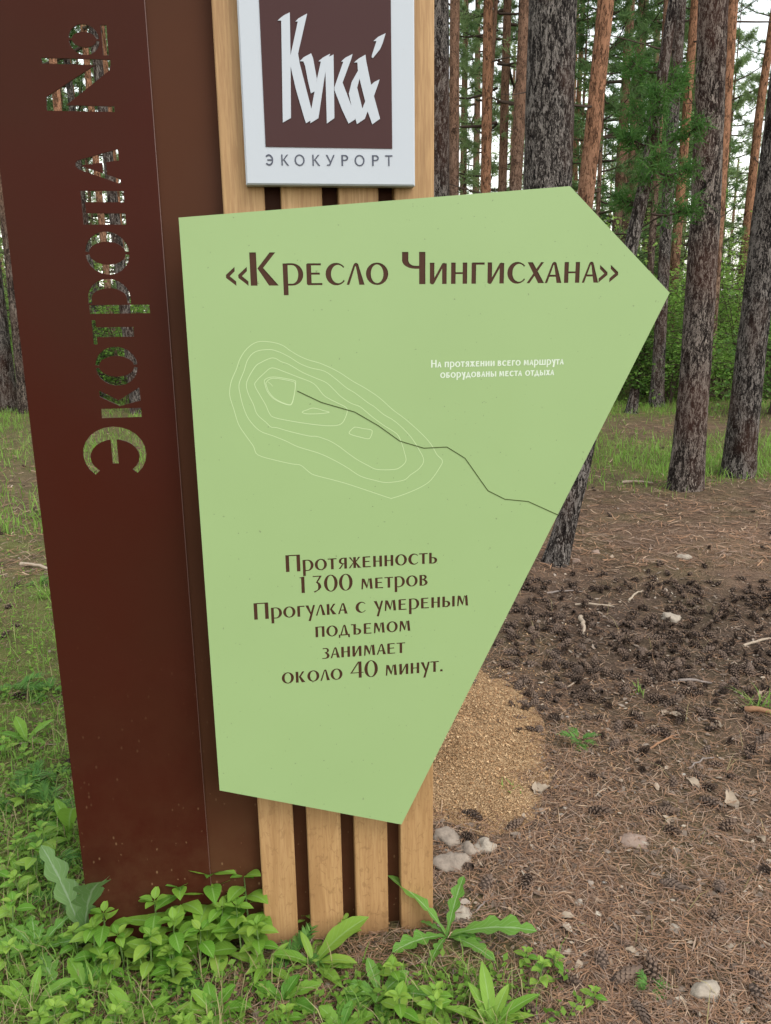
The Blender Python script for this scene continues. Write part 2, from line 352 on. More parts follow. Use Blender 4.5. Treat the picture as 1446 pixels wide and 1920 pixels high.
def set_line(text, x0, x1, z0, cap, small, t=.19, n=.07, tcap=.17, ncap=.05, space=.42):
    """capitals as written, lower case as small capitals; the line fills x0..x1"""
    items = []; x = 0.0; last = None
    for ch in text:
        if ch == ' ': x += space*small; last = None; continue
        up = ch.isupper() or ch.isdigit(); C = ch.upper(); h = cap if up else small
        P, wd = glyph(C, tcap if up else t, ncap if up else n, desc=.3 if (up and C in 'РУ') else .45)
        if last is not None: x += (last+sidebear(C))*small
        items.append((P, h, x)); x += wd*h
        last = sidebear(C)+(-.06 if C in 'РГ' else 0)
    k = (x1-x0)/x
    return [[(x0+(xx+px*h)*k, z0+py*h) for px, py in p] for P, h, xx in items for p in P]

def inside(p, poly):
    x, y = p; c = False; j = len(poly)-1
    for i in range(len(poly)):
        xi, yi = poly[i]; xj, yj = poly[j]
        if (yi > y) != (yj > y) and x < (xj-xi)*(y-yi)/(yj-yi)+xi: c = not c
        j = i
    return c
def region(polys, outline=None):
    """triangles of the union of polys, or of outline minus the union"""
    V = []; E = []
    for P in ([outline] if outline else [])+polys:
        b = len(V); V += [Vector((p[0], p[1])) for p in P]; E += [(b+i, b+(i+1) % len(P)) for i in range(len(P))]
    vs, es, fs, *_ = delaunay_2d_cdt(V, E, [], 0, 1e-6)
    bb = [(min(p[0] for p in P), max(p[0] for p in P), min(p[1] for p in P), max(p[1] for p in P), P) for P in polys]
    keep = []
    for f in fs:
        a, b, c = (vs[i] for i in f)
        if abs((b-a).cross(c-a)) < 1e-11: continue
        q = ((a.x+b.x+c.x)/3, (a.y+b.y+c.y)/3)
        hit = any(x0 <= q[0] <= x1 and y0 <= q[1] <= y1 and inside(q, P) for x0, x1, y0, y1, P in bb)
        if outline: ok = inside(q, outline) and not hit
        else: ok = hit
        if ok: keep.append(f if (b-a).cross(c-a) > 0 else f[::-1])
    return [(v.x, v.y) for v in vs], keep
def sheet(name, mat, parent, vs, fs, y_front, y_back, back=True):
    """sheet in the sign's plane: local x along the sign, z up, front towards -y"""
    mb = MB(); n = len(vs)
    cnt = {}
    for f in fs:
        for a, b in ((f[0], f[1]), (f[1], f[2]), (f[2], f[0])):
            k = (min(a, b), max(a, b)); cnt[k] = None if k in cnt else (a, b)
    faces = [tuple(f) for f in fs]
    V = [(x, y_front, z) for x, z in vs]
    if y_back is not None:
        V += [(x, y_back, z) for x, z in vs]
        if back: faces += [tuple(i+n for i in f[::-1]) for f in fs]
        faces += [(e[1], e[0], e[0]+n, e[1]+n) for e in cnt.values() if e]
    used = sorted({i for f in faces for i in f}); mp = {i: k for k, i in enumerate(used)}
    mb.v = [V[i] for i in used]; mb.f = [tuple(mp[i] for i in f) for f in faces]
    return mb.build(name, mat, parent)
def ribbon(pts, wd, closed):
    P = []; n = len(pts)
    for i in range(n if closed else n-1):
        a = Vector(pts[i]); b = Vector(pts[(i+1) % n]); d = (b-a)
        if d.length < 1e-7: continue
        d.normalize(); q = Vector((-d.y, d.x))*wd/2; e = d*wd*.3
        P.append([tuple(a-q-e), tuple(b-q+e), tuple(b+q+e), tuple(a+q-e)])
    return P
def spline(pts, k=4):
    n = len(pts); o = []
    for i in range(n):
        p0, p1, p2, p3 = (np.array(pts[(i+j-1) % n], float) for j in range(4))
        for s in range(k):
            t = s/k; o.append(tuple(.5*(2*p1+(p2-p0)*t+(2*p0-5*p1+4*p2-p3)*t*t+(3*p1-p0-3*p2+p3)*t**3)))
    return o

# ------------------------------------------------------------------ the stele
def local_root(name): return empty(name, tuple(P0), YAW)
TOP = 2.75
stele = local_root('wayfinding_stele')
tag(stele, 'tall brown metal stele with cut-out vertical lettering and four wooden slats', 'stele')
Y_LET, Y_BACK = 0.030, 0.034      # front of the lettered sheet / of the backing behind the slats
def up_text(ch, px_base, py0, py1, h, stencil=True, t=.21, n=.085):
    """a letter turned to read upwards: px_base = x of its baseline, py0 (lower) .. py1 (upper) its width, h height in metres"""
    py = (py0+py1)/2
    bx, _ = on_sign(px_base, py, -Y_LET); _, z0 = on_sign(px_base-35, py0, -Y_LET); _, z1 = on_sign(px_base-35, py1, -Y_LET)
    P, wd = glyph(ch, t, n, stencil)
    k = (z1-z0)/wd
    return [[(bx-y*h, z0+x*k) for x, y in p] for p in P]
XH = .079; CH = .121
cut = []
cut += up_text('Э', 272, 892, 799, CH, t=.19)
cut += up_text('К', 264, 783, 727, XH, t=.25)
cut += up_text('О', 257, 723, 650, XH, t=.24)
cut += up_text('Т', 251, 645, 600, XH, t=.30)
cut += up_text('Р', 244, 588, 523, XH, t=.22)
cut += up_text('О', 241, 515, 434, XH, t=.24)
cut += up_text('П', 234, 421, 358, XH, t=.26)
cut += up_text('А', 224, 345, 279, XH, t=.23)
# the numero sign: N, raised o, bar
bx, z0 = on_sign(215, 210, -Y_LET); _, z1 = on_sign(212, 112, -Y_LET); wN = z1-z0
Np = [rect(0, 0, .11, 1), rect(.89, 0, 1, 1), [(0, 1), (0, .94), (.02, .80), (.80, .02), (1.0, 0), (1.0, .10), (.26, .99)]]
cut += [[(bx-y*CH, z0+x*wN) for x, y in p] for p in Np]
bo, zo0 = on_sign(188, 104, -Y_LET); _, zo1 = on_sign(188, 46, -Y_LET)
op, ow = glyph('О', .26, .1, True)
cut += [[(bo-y*.052, zo0+x*(zo1-zo0)/ow) for x, y in p] for p in op]
bu, zu0 = on_sign(199, 104, -Y_LET); _, zu1 = on_sign(199, 47, -Y_LET)
cut += [rect(bu-.005, zu0, bu+.005, zu1)]
vs, fs = region(cut, [(-.604, -.02), (-.319, -.02), (-.319, TOP), (-.604, TOP)])
sheet('letter_panel', M['letter_steel'], stele, vs, fs, Y_LET, Y_LET+.0035)
mb = MB()                              # folded returns and stiffeners behind the lettered sheet
mb.box(-.604, -.600, Y_LET+.0036, Y_LET+.06, -.02, TOP); 
mb.build('side_return', M['letter_steel'], stele)
mb = MB(); mb.box(-.3188, -.3176, Y_LET-.0004, Y_LET+.0032, -.02, TOP); mb.build('edge_highlight', M['edge'], stele)  # added strip on the sheet's edge; its paler colour paints a highlight
mb = MB(); mb.box(-.335, .214, Y_BACK, Y_BACK+.06, -.02, TOP)
mb.build('backing_panel', M['back_steel'], stele)
for i, (a, b) in enumerate(((-.197, -.117), (-.086, -.006), (.026, .105), (.137, .217))):
    bm_ = MB(); e = .0022
    x0, x1, y0, y1 = a, b, 0.0, .0325
    prof = [(x0, y0+e), (x0+e, y0), (x1-e, y0), (x1, y0+e), (x1, y1), (x0, y1)]
    z0 = -.02 ; V = [(x, y, z0) for x, y in prof]+[(x, y, TOP-.05) for x, y in prof]
    bm_.add(V, [(k, (k+1) % 6, (k+1) % 6+6, k+6) for k in range(6)]+[(0, 5, 4, 3, 2, 1), (6, 7, 8, 9, 10, 11)])
    bm_.build('slat', M['wood'], stele)

# ------------------------------------------------------------------ white logo box
OFF_W = .030
logo = local_root('logo_sign'); tag(logo, 'white box sign with brown square emblem above the green board', 'sign')
bx0, bx1, bz0, bz1 = -.151, .173, 1.729, 2.165
mb = MB(); e = .003; yf, yb = -OFF_W, -.0015
prof = [(bx0, yb), (bx0, yf+e), (bx0+e, yf), (bx1-e, yf), (bx1, yf+e), (bx1, yb)]
V = [(x, y, bz0+e if y == yf else bz0) for x, y in prof]+[(x, y, bz1-e if y == yf else bz1) for x, y in prof]
mb.add(V, [(k, k+1, k+7, k+6) for k in range(5)]+[(5, 0, 6, 11), (0, 5, 4, 1), (1, 4, 3, 2), (6, 7, 10, 11), (7, 8, 9, 10)])
mb.build('box', M['white'], logo)
q = MB(); q.box(-.1115, .1285, -OFF_W-.0012, -OFF_W-.0002, 1.7955, 2.125); q.build('emblem_square', M['logo_brown'], logo)
LG = [[(125,178),(155,148),(200,115),(262,85),(270,560),(275,1275),(183,1328),(165,178)],
      [(325,188),(360,152),(458,97),(355,550),(372,650),(268,690),(268,580),(352,188)],
      [(268,680),(368,640),(508,1185),(535,1300),(495,1305),(445,1335),(420,1260),(330,950)],
      [(375,635),(420,590),(503,547),(525,605),(567,835),(545,975),(500,998),(465,850),(435,690),(415,638)],
      [(585,635),(640,592),(718,550),(705,585),(665,740),(585,1278),(493,1335),(500,1200),(540,985),(570,830),(612,640)],
      [(650,640),(705,585),(755,560),(765,1278),(680,1338),(663,740)],
      [(840,640),(890,595),(970,555),(955,610),(857,878),(990,1225),(1000,1290),(925,1340),(850,1180),(765,960),(765,930),(865,640)],
      [(1035,735),(960,870),(928,1000),(960,1150),(1020,1345),(1108,1285),(1140,1200),(1112,1090),(1080,1170),(1022,935),(1048,830),(1055,760)],
      [(985,650),(1040,605),(1115,562),(1125,640),(1180,910),(1210,1025),(1280,1285),(1192,1348),(1140,1200),(1045,820),(1028,720),(1025,650)],
      [(1170,910),(1215,870),(1275,840),(1260,890),(1212,1025),(1140,1200),(1108,1285),(1085,1180),(1112,1090)],
      [(1205,408),(1260,360),(1343,320),(1310,430),(1280,500),(1200,600),(1185,590),(1190,560),(1240,408)]]
polys = [[on_sign(500+u/6.025, 10+v/6.025, OFF_W) for u, v in P] for P in LG]
vs, fs = region(polys)
sheet('emblem_script', M['white'], logo, vs, fs, -OFF_W-.0028, -OFF_W-.0014)
polys = []
for ch, u0, u1 in (('Э',163,225),('К',290,349),('О',395,475),('К',537,597),('У',645,715),('Р',768,822),('О',873,952),('Р',1012,1066),('Т',1117,1174)):
    x0, z0 = on_sign(460+u0/4.253, 310.2+(u0-163)/1000*1.2, OFF_W); x1, _ = on_sign(460+u1/4.253, 310, OFF_W)
    P, wd = glyph(ch, .13, .11, desc=0)
    if ch == 'Р': P = [rect(0, 0, .13, 1)]+ring(.3, .73, .26, .275, .05, .13, .11, -90, 90)+[rect(.1, .89, .31, 1.0), rect(.1, .455, .31, .565)]; wd = .56
    if ch == 'У': P = [[(0, 1), (.14, 1), (.47, .34), (.40, .22)], [(.82, 1), (.69, 1), (.30, .13), (.39, .02)], [(.39, .02), (.30, .13), (.08, .1), (.08, 0)]]; wd = .82
    if ch == 'К': P = [rect(0, 0, .13, 1), [(.12, .48), (.24, .48), (.70, 1), (.55, 1)], [(.18, .52), (.30, .56), (.74, 0), (.58, 0)]]; wd = .74
    polys += [[(x0+x*(x1-x0)/wd, z0+y*.0193) for x, y in p] for p in P]
vs, fs = region(polys); sheet('caption_lettering', M['ink'], logo, vs, fs, -OFF_W-.0009, -OFF_W-.0003)

# ------------------------------------------------------------------ green arrow board
OFF_G = .050
board = local_root('arrow_sign'); tag(board, 'large green arrow-shaped information board with brown lettering and a contour map', 'sign')
outline = [on_sign(x, y, OFF_G) for x, y in ((412, 1482), (753, 1546), (1256, 549), (1069, 349), (335, 408))]
def line(text, xl, yl, xr, yr, ytop_l, small=.665, **kw):
    """baseline left/right and cap top in photo pixels"""
    x0, za = on_sign(xl, yl, OFF_G); x1, zb = on_sign(xr, yr, OFF_G); _, zt = on_sign(xl, ytop_l, OFF_G)
    cap = zt-za; z = (za+zb)/2
    return set_line(text, x0, x1, z, cap, cap*small, **kw)
L1 = line('«Кресло Чингисхана»', 425, 536.3, 1158.5, 529.5, 473.5, space=.62, tcap=.19, ncap=.085, t=.21, n=.088)
L2 = line('Протяженность', 536.5, 1072.8, 820, 1056.5, 1041.0, t=.225, n=.10, tcap=.19, ncap=.075)
L3 = line('1300 метров', 561, 1112.5, 802, 1098, 1081.3, t=.225, n=.10, tcap=.19, ncap=.075, space=.72)
L4 = line('Прогулка с умереным', 477, 1162.3, 878, 1135.8, 1131.0, t=.225, n=.10, tcap=.19, ncap=.075, space=.66)
L5 = line('подъемом', 592, 1195.0, 769.5, 1183.5, 1195-30.5, t=.225, n=.10, tcap=.19, ncap=.075)
L6 = line('занимает', 604.5, 1235.5, 760, 1224.5, 1235.5-30.5, t=.225, n=.10, tcap=.19, ncap=.075)
L7 = line('около 40 минут.', 529, 1283.0, 830, 1258.8, 1283-31.5, t=.225, n=.10, tcap=.19, ncap=.075, space=.66)
lines = [L1, L2, L3, L4, L5, L6, L7]
vs, fs = region([p for L in lines for p in L], outline)
sheet('front_plate', M['green'], board, vs, fs, -OFF_G, -OFF_G+.003, back=False)
vs, fs = region([outline]); sheet('back_plate', M['green'], board, vs, fs, -OFF_G+.0032, -OFF_G+.012)
for nm, L in zip(('title_lettering',)+('text_line',)*6, lines):
    vs, fs = region(L); sheet(nm, M['letter_brown'], board, vs, fs, -OFF_G+.0014, None)
for (x, z) in ((-.157, .55), (-.157, 1.6), (.17, .55), (.17, 1.6)):        # stand-off brackets that carry the board
    mb = MB(); mb.box(x-.02, x+.02, -OFF_G+.0122, -.0002, z-.02, z+.02)
    mb.build('bracket', M['back_steel'], board)
def small_line(text, xl, yl, xr, yr, ytop):
    return line(text, xl, yl, xr, yr, ytop, small=.72, t=.24, n=.17, tcap=.19, ncap=.13, space=.6)
W1 = small_line('На протяжении всего маршрута', 808.5, 689.2, 1057, 683.2, 675.0)
W2 = small_line('оборудованы места отдыха', 825.5, 708.6, 1039, 703.3, 694.5)
vs, fs = region(W1+W2); sheet('white_caption', M['white_ink'], board, vs, fs, -OFF_G-.0004, None)
def U(pts): return [on_sign(420+u/3.443, 620+v/3.443, OFF_G) for u, v in pts]
C1 = [(215,73),(300,73),(375,93),(430,130),(490,165),(550,190),(620,210),(700,245),(760,278),(830,325),(910,370),(1000,430),(1090,510),(1170,570),(1250,640),(1310,700),(1345,745),(1375,800),(1410,838),(1395,880),(1335,965),(1270,1010),(1180,1050),(1090,1080),(1070,1080),(980,1050),(800,990),(700,962),(585,932),(545,908),(495,868),(440,860),(340,838),(220,802),(190,745),(140,675),(95,605),(65,510),(40,430),(38,380),(50,320),(80,250),(105,180),(150,115)]
C2 = [(205,135),(290,122),(350,135),(420,168),(490,212),(560,240),(650,262),(720,310),(790,368),(850,405),(930,465),(970,490),(1030,540),(1090,575),(1150,625),(1210,690),(1255,760),(1290,835),(1260,890),(1205,930),(1160,965),(1050,980),(970,965),(880,938),(790,880),(700,830),(610,790),(480,750),(400,712),(320,680),(230,645),(160,570),(125,490),(105,410),(98,345),(130,260),(155,185)]
C3 = [(300,178),(335,180),(370,200),(420,218),(510,270),(590,305),(660,335),(710,380),(755,425),(820,468),(880,492),(950,550),(1030,610),(1115,665),(1145,720),(1165,785),(1175,840),(1140,880),(1095,896),(990,896),(930,870),(860,832),(800,790),(740,745),(680,710),(600,683),(550,680),(430,652),(340,626),(305,622),(270,590),(215,540),(190,475),(155,400),(148,330),(200,235),(240,205)]
C4 = [(310,240),(390,265),(480,300),(580,342),(640,412),(680,440),(740,470),(795,505),(780,570),(750,605),(690,614),(600,608),(460,588),(330,562),(295,535),(270,480),(235,420),(200,355),(210,325),(260,275)]
C5 = [(262,320),(290,303),(340,300),(450,320),(463,340),(455,410),(440,470),(418,480),(370,465),(320,438),(282,395),(266,350)]
C5b = [(272,335),(300,311),(345,309),(440,327),(460,346),(454,410),(438,468),(418,477),(372,462),(324,434),(289,393),(275,355)]
C6 = [(505,525),(535,512),(570,500),(605,504),(640,515),(680,526),(645,533),(590,537),(530,536)]
C7 = [(808,658),(835,628),(855,623),(900,632),(950,640),(957,655),(950,680),(940,695),(920,697),(870,685),(825,672)]
C8 = [(285,330),(315,358)]
polys = []
for C in (C1, C2, C3, C4, C5, C5b, C6, C7): polys += ribbon(spline(U(C)), .00125, True)
polys += ribbon(U([(285,330),(300,342),(315,358)]), .001, False)
vs, fs = region(polys); sheet('contour_lines', M['pale_line'], board, vs, fs, -OFF_G-.0004, None)
RT = U([(475,390),(630,463),(845,525),(1000,615),(1135,712),(1290,758)])+[on_sign(x, y, OFF_G) for x, y in ((838,838),(872,859),(915,920),(947,936),(990,940),(1046.5,965.5))]
vs, fs = region(ribbon(RT, .0017, False)); sheet('route_line', M['route'], board, vs, fs, -OFF_G-.0008, None)

# ------------------------------------------------------------------ ground
def sm(a, b, x): t = min(1, max(0, (x-a)/(b-a))); return t*t*(3-2*t)
SX, SY = float(P0[0]), float(P0[1])
def gz(x, y):
    d = math.hypot(x-SX, y-SY); k = sm(.45, 1.3, d)
    h = .022*noise.noise((x*1.3, y*1.3, 1.7))+.010*noise.noise((x*4, y*4, 3.1))+.05*noise.noise((x*.32, y*.32, 8.2))*sm(3, 7, y)
    h += .006*noise.noise((x*14, y*14, 5.5))
    return h*k
def green_amount(x, y):
    n = noise.noise((x*.9, y*.55, 4.4)); n2 = noise.noise((x*2.6, y*2.0, 9.1))
    left = sm(-.35, -.95, x+.06*(y-1.7))*(.85+.9*n+.35*n2)*(1-.5*sm(5.6, 6.4, y)*(1-sm(10, 12, y)))
    foot = sm(1.95, 1.60, y)*sm(.50, .10, x)*(.7+.3*n2)
    far = sm(6.3, 7.4, y+.7*n)*(.62+1.0*noise.noise((x*.7, y*.45, 2.0))+.3*n2)*sm(-1, 0, x)
    far = max(far, .7*sm(10.5, 13, y))
    return max(0, min(1, max(left, foot, far)))
def dark_amount(x, y):
    n = noise.noise((x*1.1, y*1.1, 6.6))+.5*noise.noise((x*3, y*3, 1.6))
    return max(0, min(1, (math.exp(-(((x-1.45)/1.1)**2+((y-3.5)/.78)**2))*1.3+.30*n-.12)))
def bare_amount(x, y):
    n = noise.noise((x*.8, y*.8, 12.6))
    return max(0, min(1, math.exp(-(((x-2.6)/1.3)**2+((y-4.9)/.8)**2))+.4*n-.1))
def axis(lo, hi, fine0, fine1, step, grow=1.16):
    a = list(np.arange(fine0, fine1, step)); s = step
    while a[-1] < hi: s *= grow; a.append(a[-1]+s)
    s = step
    while a[0] > lo: s *= grow; a.insert(0, a[0]-s)
    return np.array(a)
gx = axis(-260, 260, -2.2, 4.2, .03); gy = axis(-120, 420, .7, 7.0, .03)
nx, ny = len(gx), len(gy)
V = np.zeros((ny, nx, 3)); Cc = np.zeros((ny, nx, 4)); Cc[..., 3] = 1
for j, y in enumerate(gy):
    for i, x in enumerate(gx):
        V[j, i] = (x, y, gz(x, y)); Cc[j, i, :3] = (green_amount(x, y), dark_amount(x, y), bare_amount(x, y))
ii = np.arange(nx*ny).reshape(ny, nx)
Fq = np.stack([ii[:-1, :-1], ii[:-1, 1:], ii[1:, 1:], ii[1:, :-1]], -1).reshape(-1, 4)
k = NT('forest_floor'); v = k.coord()
at = k.n('ShaderNodeVertexColor'); at.layer_name = 'soil'; sc_ = k.n('ShaderNodeSeparateColor'); k.l(at.outputs[0], sc_.inputs[0])
n1 = k.noise(v, 7, 8, .68); n2 = k.noise(v, 60, 5, .7); n3 = k.noise(v, 1.6, 4)
vs_ = k.coord(scale=(1, 1, 1)); vo = k.n('ShaderNodeTexVoronoi', Scale=95.0); k.l(vs_, vo.inputs['Vector'])
c = k.ramp(n1, [(.25, (.028, .019, .014)), (.45, (.080, .050, .033)), (.6, (.132, .083, .054)), (.78, (.21, .14, .094))])
c = k.mix(k.math('MULTIPLY', k.ramp(n2, [(.4, (0,)*3), (.68, (1,)*3)]), .5), c, (.24, .165, .112))
c = k.mix(k.math('MULTIPLY', k.ramp(n2, [(.3, (1,)*3), (.45, (0,)*3)]), .6), c, (.045, .03, .02))
c = k.mix(k.math('MULTIPLY', k.ramp(n3, [(.45, (0,)*3), (.68, (1,)*3)]), .5), c, k.mix(n1, (.05, .05, .018), (.17, .145, .06)))
c = k.mix(k.math('MULTIPLY', sc_.outputs[1], .55), c, (.045, .033, .026))
c = k.mix(k.math('MULTIPLY', sc_.outputs[2], .65), c, k.mix(n1, (.16, .096, .062), (.28, .185, .122)))
gc = k.mix(n1, (.06, .085, .018), (.15, .19, .04))
c = k.mix(k.math('MULTIPLY', k.math('MULTIPLY', sc_.outputs[0], k.ramp(n1, [(.3, (.35,)*3), (.6, (1,)*3)])), .75), c, gc)
h = k.math('ADD', k.math('MULTIPLY', n1, .7), k.math('ADD', k.math('MULTIPLY', n2, .5), k.math('MULTIPLY', vo.outputs['Distance'], .5)))
k.principled(c, .95, .08, k.bump(h, .9, .02)); M['ground'] = k.m
me = np_mesh('ground', V.reshape(-1, 3), Fq, M['ground'], True)
ca = me.color_attributes.new('soil', 'FLOAT_COLOR', 'POINT'); ca.data.foreach_set('color', Cc.reshape(-1, 4).astype(np.float32).ravel())
tag(link('ground', me), kind='structure')
def gp(px, py):
    """photo pixel -> point on the ground"""
    p = flat(px, py); return Vector((p[0], p[1], gz(p[0], p[1])))

# ------------------------------------------------------------------ bark and foliage materials
M['bark_dark'] = m_bark('bark_dark', (.008, .0065, .006), (.036, .029, .025), (.24, .21, .185), (.10, .044, .028))
M['bark_mix'] = m_bark('bark_mixed', (.009, .007, .006), (.043, .031, .025), (.24, .19, .155), (.085, .042, .028), (2.0, 4.2, (.16, .092, .06)), 1.0)
M['bark_umber'] = m_bark('bark_umber', (.009, .007, .006), (.042, .031, .026), (.27, .225, .19), (.115, .048, .032))
M['bark_orange'] = m_bark('bark_orange', (.03, .018, .012), (.095, .056, .038), (.25, .175, .125), (.17, .08, .042), (1.2, 3.6, (.215, .108, .062)), .75)
M['twig'] = m_plain('twig_bark', (.06, .042, .032), .9, .1, .3, 40, 0)
M['needle_dark'] = m_leaf('needles_dark', (.04, .11, .022), (.08, .17, .035), trans=.4, rough=.6, spec=.15)
M['needle_mid'] = m_leaf('needles_mid', (.075, .155, .05), (.155, .245, .085), trans=.45, rough=.6, spec=.15)
M['needle_light'] = m_leaf('needles_light', (.17, .26, .10), (.30, .39, .17), trans=.5, rough=.6, spec=.15)  # pale needles, lightened further to paint haze over the far wood
M['bush_leaf'] = m_leaf('bush_leaf', (.10, .22, .03), (.20, .34, .065), trans=.5, rough=.55, spec=.2)
M['bush_leaf_light'] = m_leaf('bush_leaf_light', (.18, .32, .055), (.31, .45, .11), trans=.5, rough=.55, spec=.2)
M['bush_leaf_dark'] = m_leaf('bush_leaf_dark', (.06, .15, .022), (.12, .22, .045), trans=.45, rough=.55, spec=.2)

# ------------------------------------------------------------------ pines: trunks where the photograph has them
def trunk_mesh(axis_pts, rads, seg, rough, seed):
    rs = random.Random(seed); V = []; Fc = []
    for i, (p, r) in enumerate(zip(axis_pts, rads)):
        for kk in range(seg):
            a = 2*math.pi*kk/seg
            q = noise.noise((math.cos(a)*1.6+seed*7.1, math.sin(a)*1.6, p[2]*.9))*.55+noise.noise((math.cos(a)*5+seed, math.sin(a)*5, p[2]*4.0))*.45
            rr = r*(1+rough*q)
            V.append((p[0]+rr*math.cos(a), p[1]+rr*math.sin(a), p[2]))
    for i in range(len(axis_pts)-1):
        for kk in range(seg): Fc.append((i*seg+kk, i*seg+(kk+1) % seg, (i+1)*seg+(kk+1) % seg, (i+1)*seg+kk))
    return V, Fc
def tufts_mesh(name, TP, TD, mats, rng, needles=12, L=.10, W=.012, spread=.75, tubes=None):
    TP = np.asarray(TP); TD = np.asarray(TD); n = len(TP)
    D = np.repeat(TD, needles, 0)*(1-spread)+rng.normal(size=(n*needles, 3))*spread*.6
    D /= np.linalg.norm(D, axis=1)[:, None]
    B = np.repeat(TP, needles, 0)+rng.normal(size=(n*needles, 3))*.02
    S = np.cross(D, rng.normal(size=(n*needles, 3))); S /= np.linalg.norm(S, axis=1)[:, None]+1e-9
    ln = (L*rng.uniform(.7, 1.15, n*needles))[:, None]; ww = W/2
    Vv = np.stack([B-S*ww, B+S*ww, B+D*ln], 1).reshape(-1, 3); Fi = np.arange(len(Vv)).reshape(-1, 3)
    nt_ = len(Fi); mi = np.zeros(nt_, np.int32)
    if tubes:
        tv, tf = [], []; b = len(Vv)
        for pts, rad in tubes:
            q = MB(); q.tube(pts, rad, 4, False)
            o = b+len(tv); tv += q.v
            for f in q.f: tf += [(f[0]+o, f[1]+o, f[2]+o), (f[0]+o, f[2]+o, f[3]+o)]
        Vv = np.vstack([Vv, np.array(tv)]); Fi = np.vstack([Fi, np.array(tf)]); mi = np.concatenate([mi, np.ones(len(tf), np.int32)])
    me = np_mesh(name, Vv, Fi, mats[0])
    if tubes: me.materials.append(mats[1]); me.polygons.foreach_set('material_index', mi)
    return me
def crown_mesh(seed, z0, z1, l0, l1, nb, mats, needles=12, L=.10, W=.013, up=.25, sub=5, per=6, bare=.3):
    """limbs between z0 and z1 whose length goes l0 -> l1, each carrying side twigs with tufts of needles"""
    rs = random.Random(seed); rng = np.random.default_rng(seed); TP, TD, tubes = [], [], []
    for b in range(nb):
        t = (b+rs.random())/nb; z = z0+(z1-z0)*t; a = b*2.4+rs.uniform(-.5, .5); ln = (l0+(l1-l0)*t)*rs.uniform(.65, 1.2)
        el = rs.uniform(-.15, up)+.5*t; pts = []
        for s in range(6):
            u = s/5; pts.append(Vector((math.cos(a)*ln*u*math.cos(el), math.sin(a)*ln*u*math.cos(el), z+ln*(math.sin(el)*u+.12*u*u-.10*math.sin(u*3)))))
        tubes.append((pts, [.022*ln*(1-.8*s/5)*.6+.004 for s in range(6)]))
        for q in range(sub):
            u = bare+(1-bare)*(q+rs.random())/sub; i = min(4, int(u*5)); p = pts[i].lerp(pts[i+1], u*5-i)
            sa = a+rs.choice((-1, 1))*rs.uniform(.4, 1.1); sl = ln*.30*rs.uniform(.6, 1.2)*(1.15-u*.6)
            d = Vector((math.cos(sa), math.sin(sa), rs.uniform(-.1, .45))).normalized(); e = p+d*sl
            tubes.append(([p, p.lerp(e, .5)+Vector((0, 0, -.02)), e], [.006, .004, .003]))
            for m in range(per):
                w_ = (m+.6)/per; TP.append(tuple(p.lerp(e, w_)+Vector([rs.gauss(0, .03) for _ in range(3)]))); TD.append(tuple(d))
        for m in range(3): TP.append(tuple(pts[5])); TD.append(tuple((pts[5]-pts[4]).normalized()))
    return tufts_mesh('crown', TP, TD, mats, rng, needles, L, W, .75, tubes)
CROWN = [crown_mesh(10+i, 5.0, 13.5, 2.4, .8, 34, (M['needle_mid'], M['twig']), 11, .15, .020, .3, 5, 5) for i in range(3)]
CROWN_LOW = [crown_mesh(20+i, 3.0, 11.0, 2.0, .7, 32, (M['needle_mid' if i else 'needle_light'], M['twig']), 11, .14, .018, .2, 5, 5) for i in range(3)]
YOUNG = [crown_mesh(30+i, .7, 7.0, 1.75, 0.25, 36, (M['needle_mid' if i < 2 else 'needle_light'], M['twig']), 12, .11, .013, .15, 5, 6, .2) for i in range(4)]
DEADB = []
for i in range(4):
    rs = random.Random(50+i); q = MB(); p = Vector((0, 0, 0)); pts = [p.copy()]; ln = rs.uniform(.7, 1.6)
    for s in range(6): p = p+Vector((ln/6, rs.uniform(-.05, .05), rs.uniform(-.05, .035))); pts.append(p.copy())
    q.tube(pts, [.014, .012, .010, .008, .006, .004, .002], 5)
    for s in (2, 3, 4, 5):
        e = pts[s]+Vector((rs.uniform(.08, .25), rs.uniform(-.25, .25), rs.uniform(-.15, .12))); q.tube([pts[s], pts[s].lerp(e, .6)+Vector((0, 0, .01)), e], [.005, .004, .002], 4)
    DEADB.append(q.mesh('dead_branch', M['twig']))
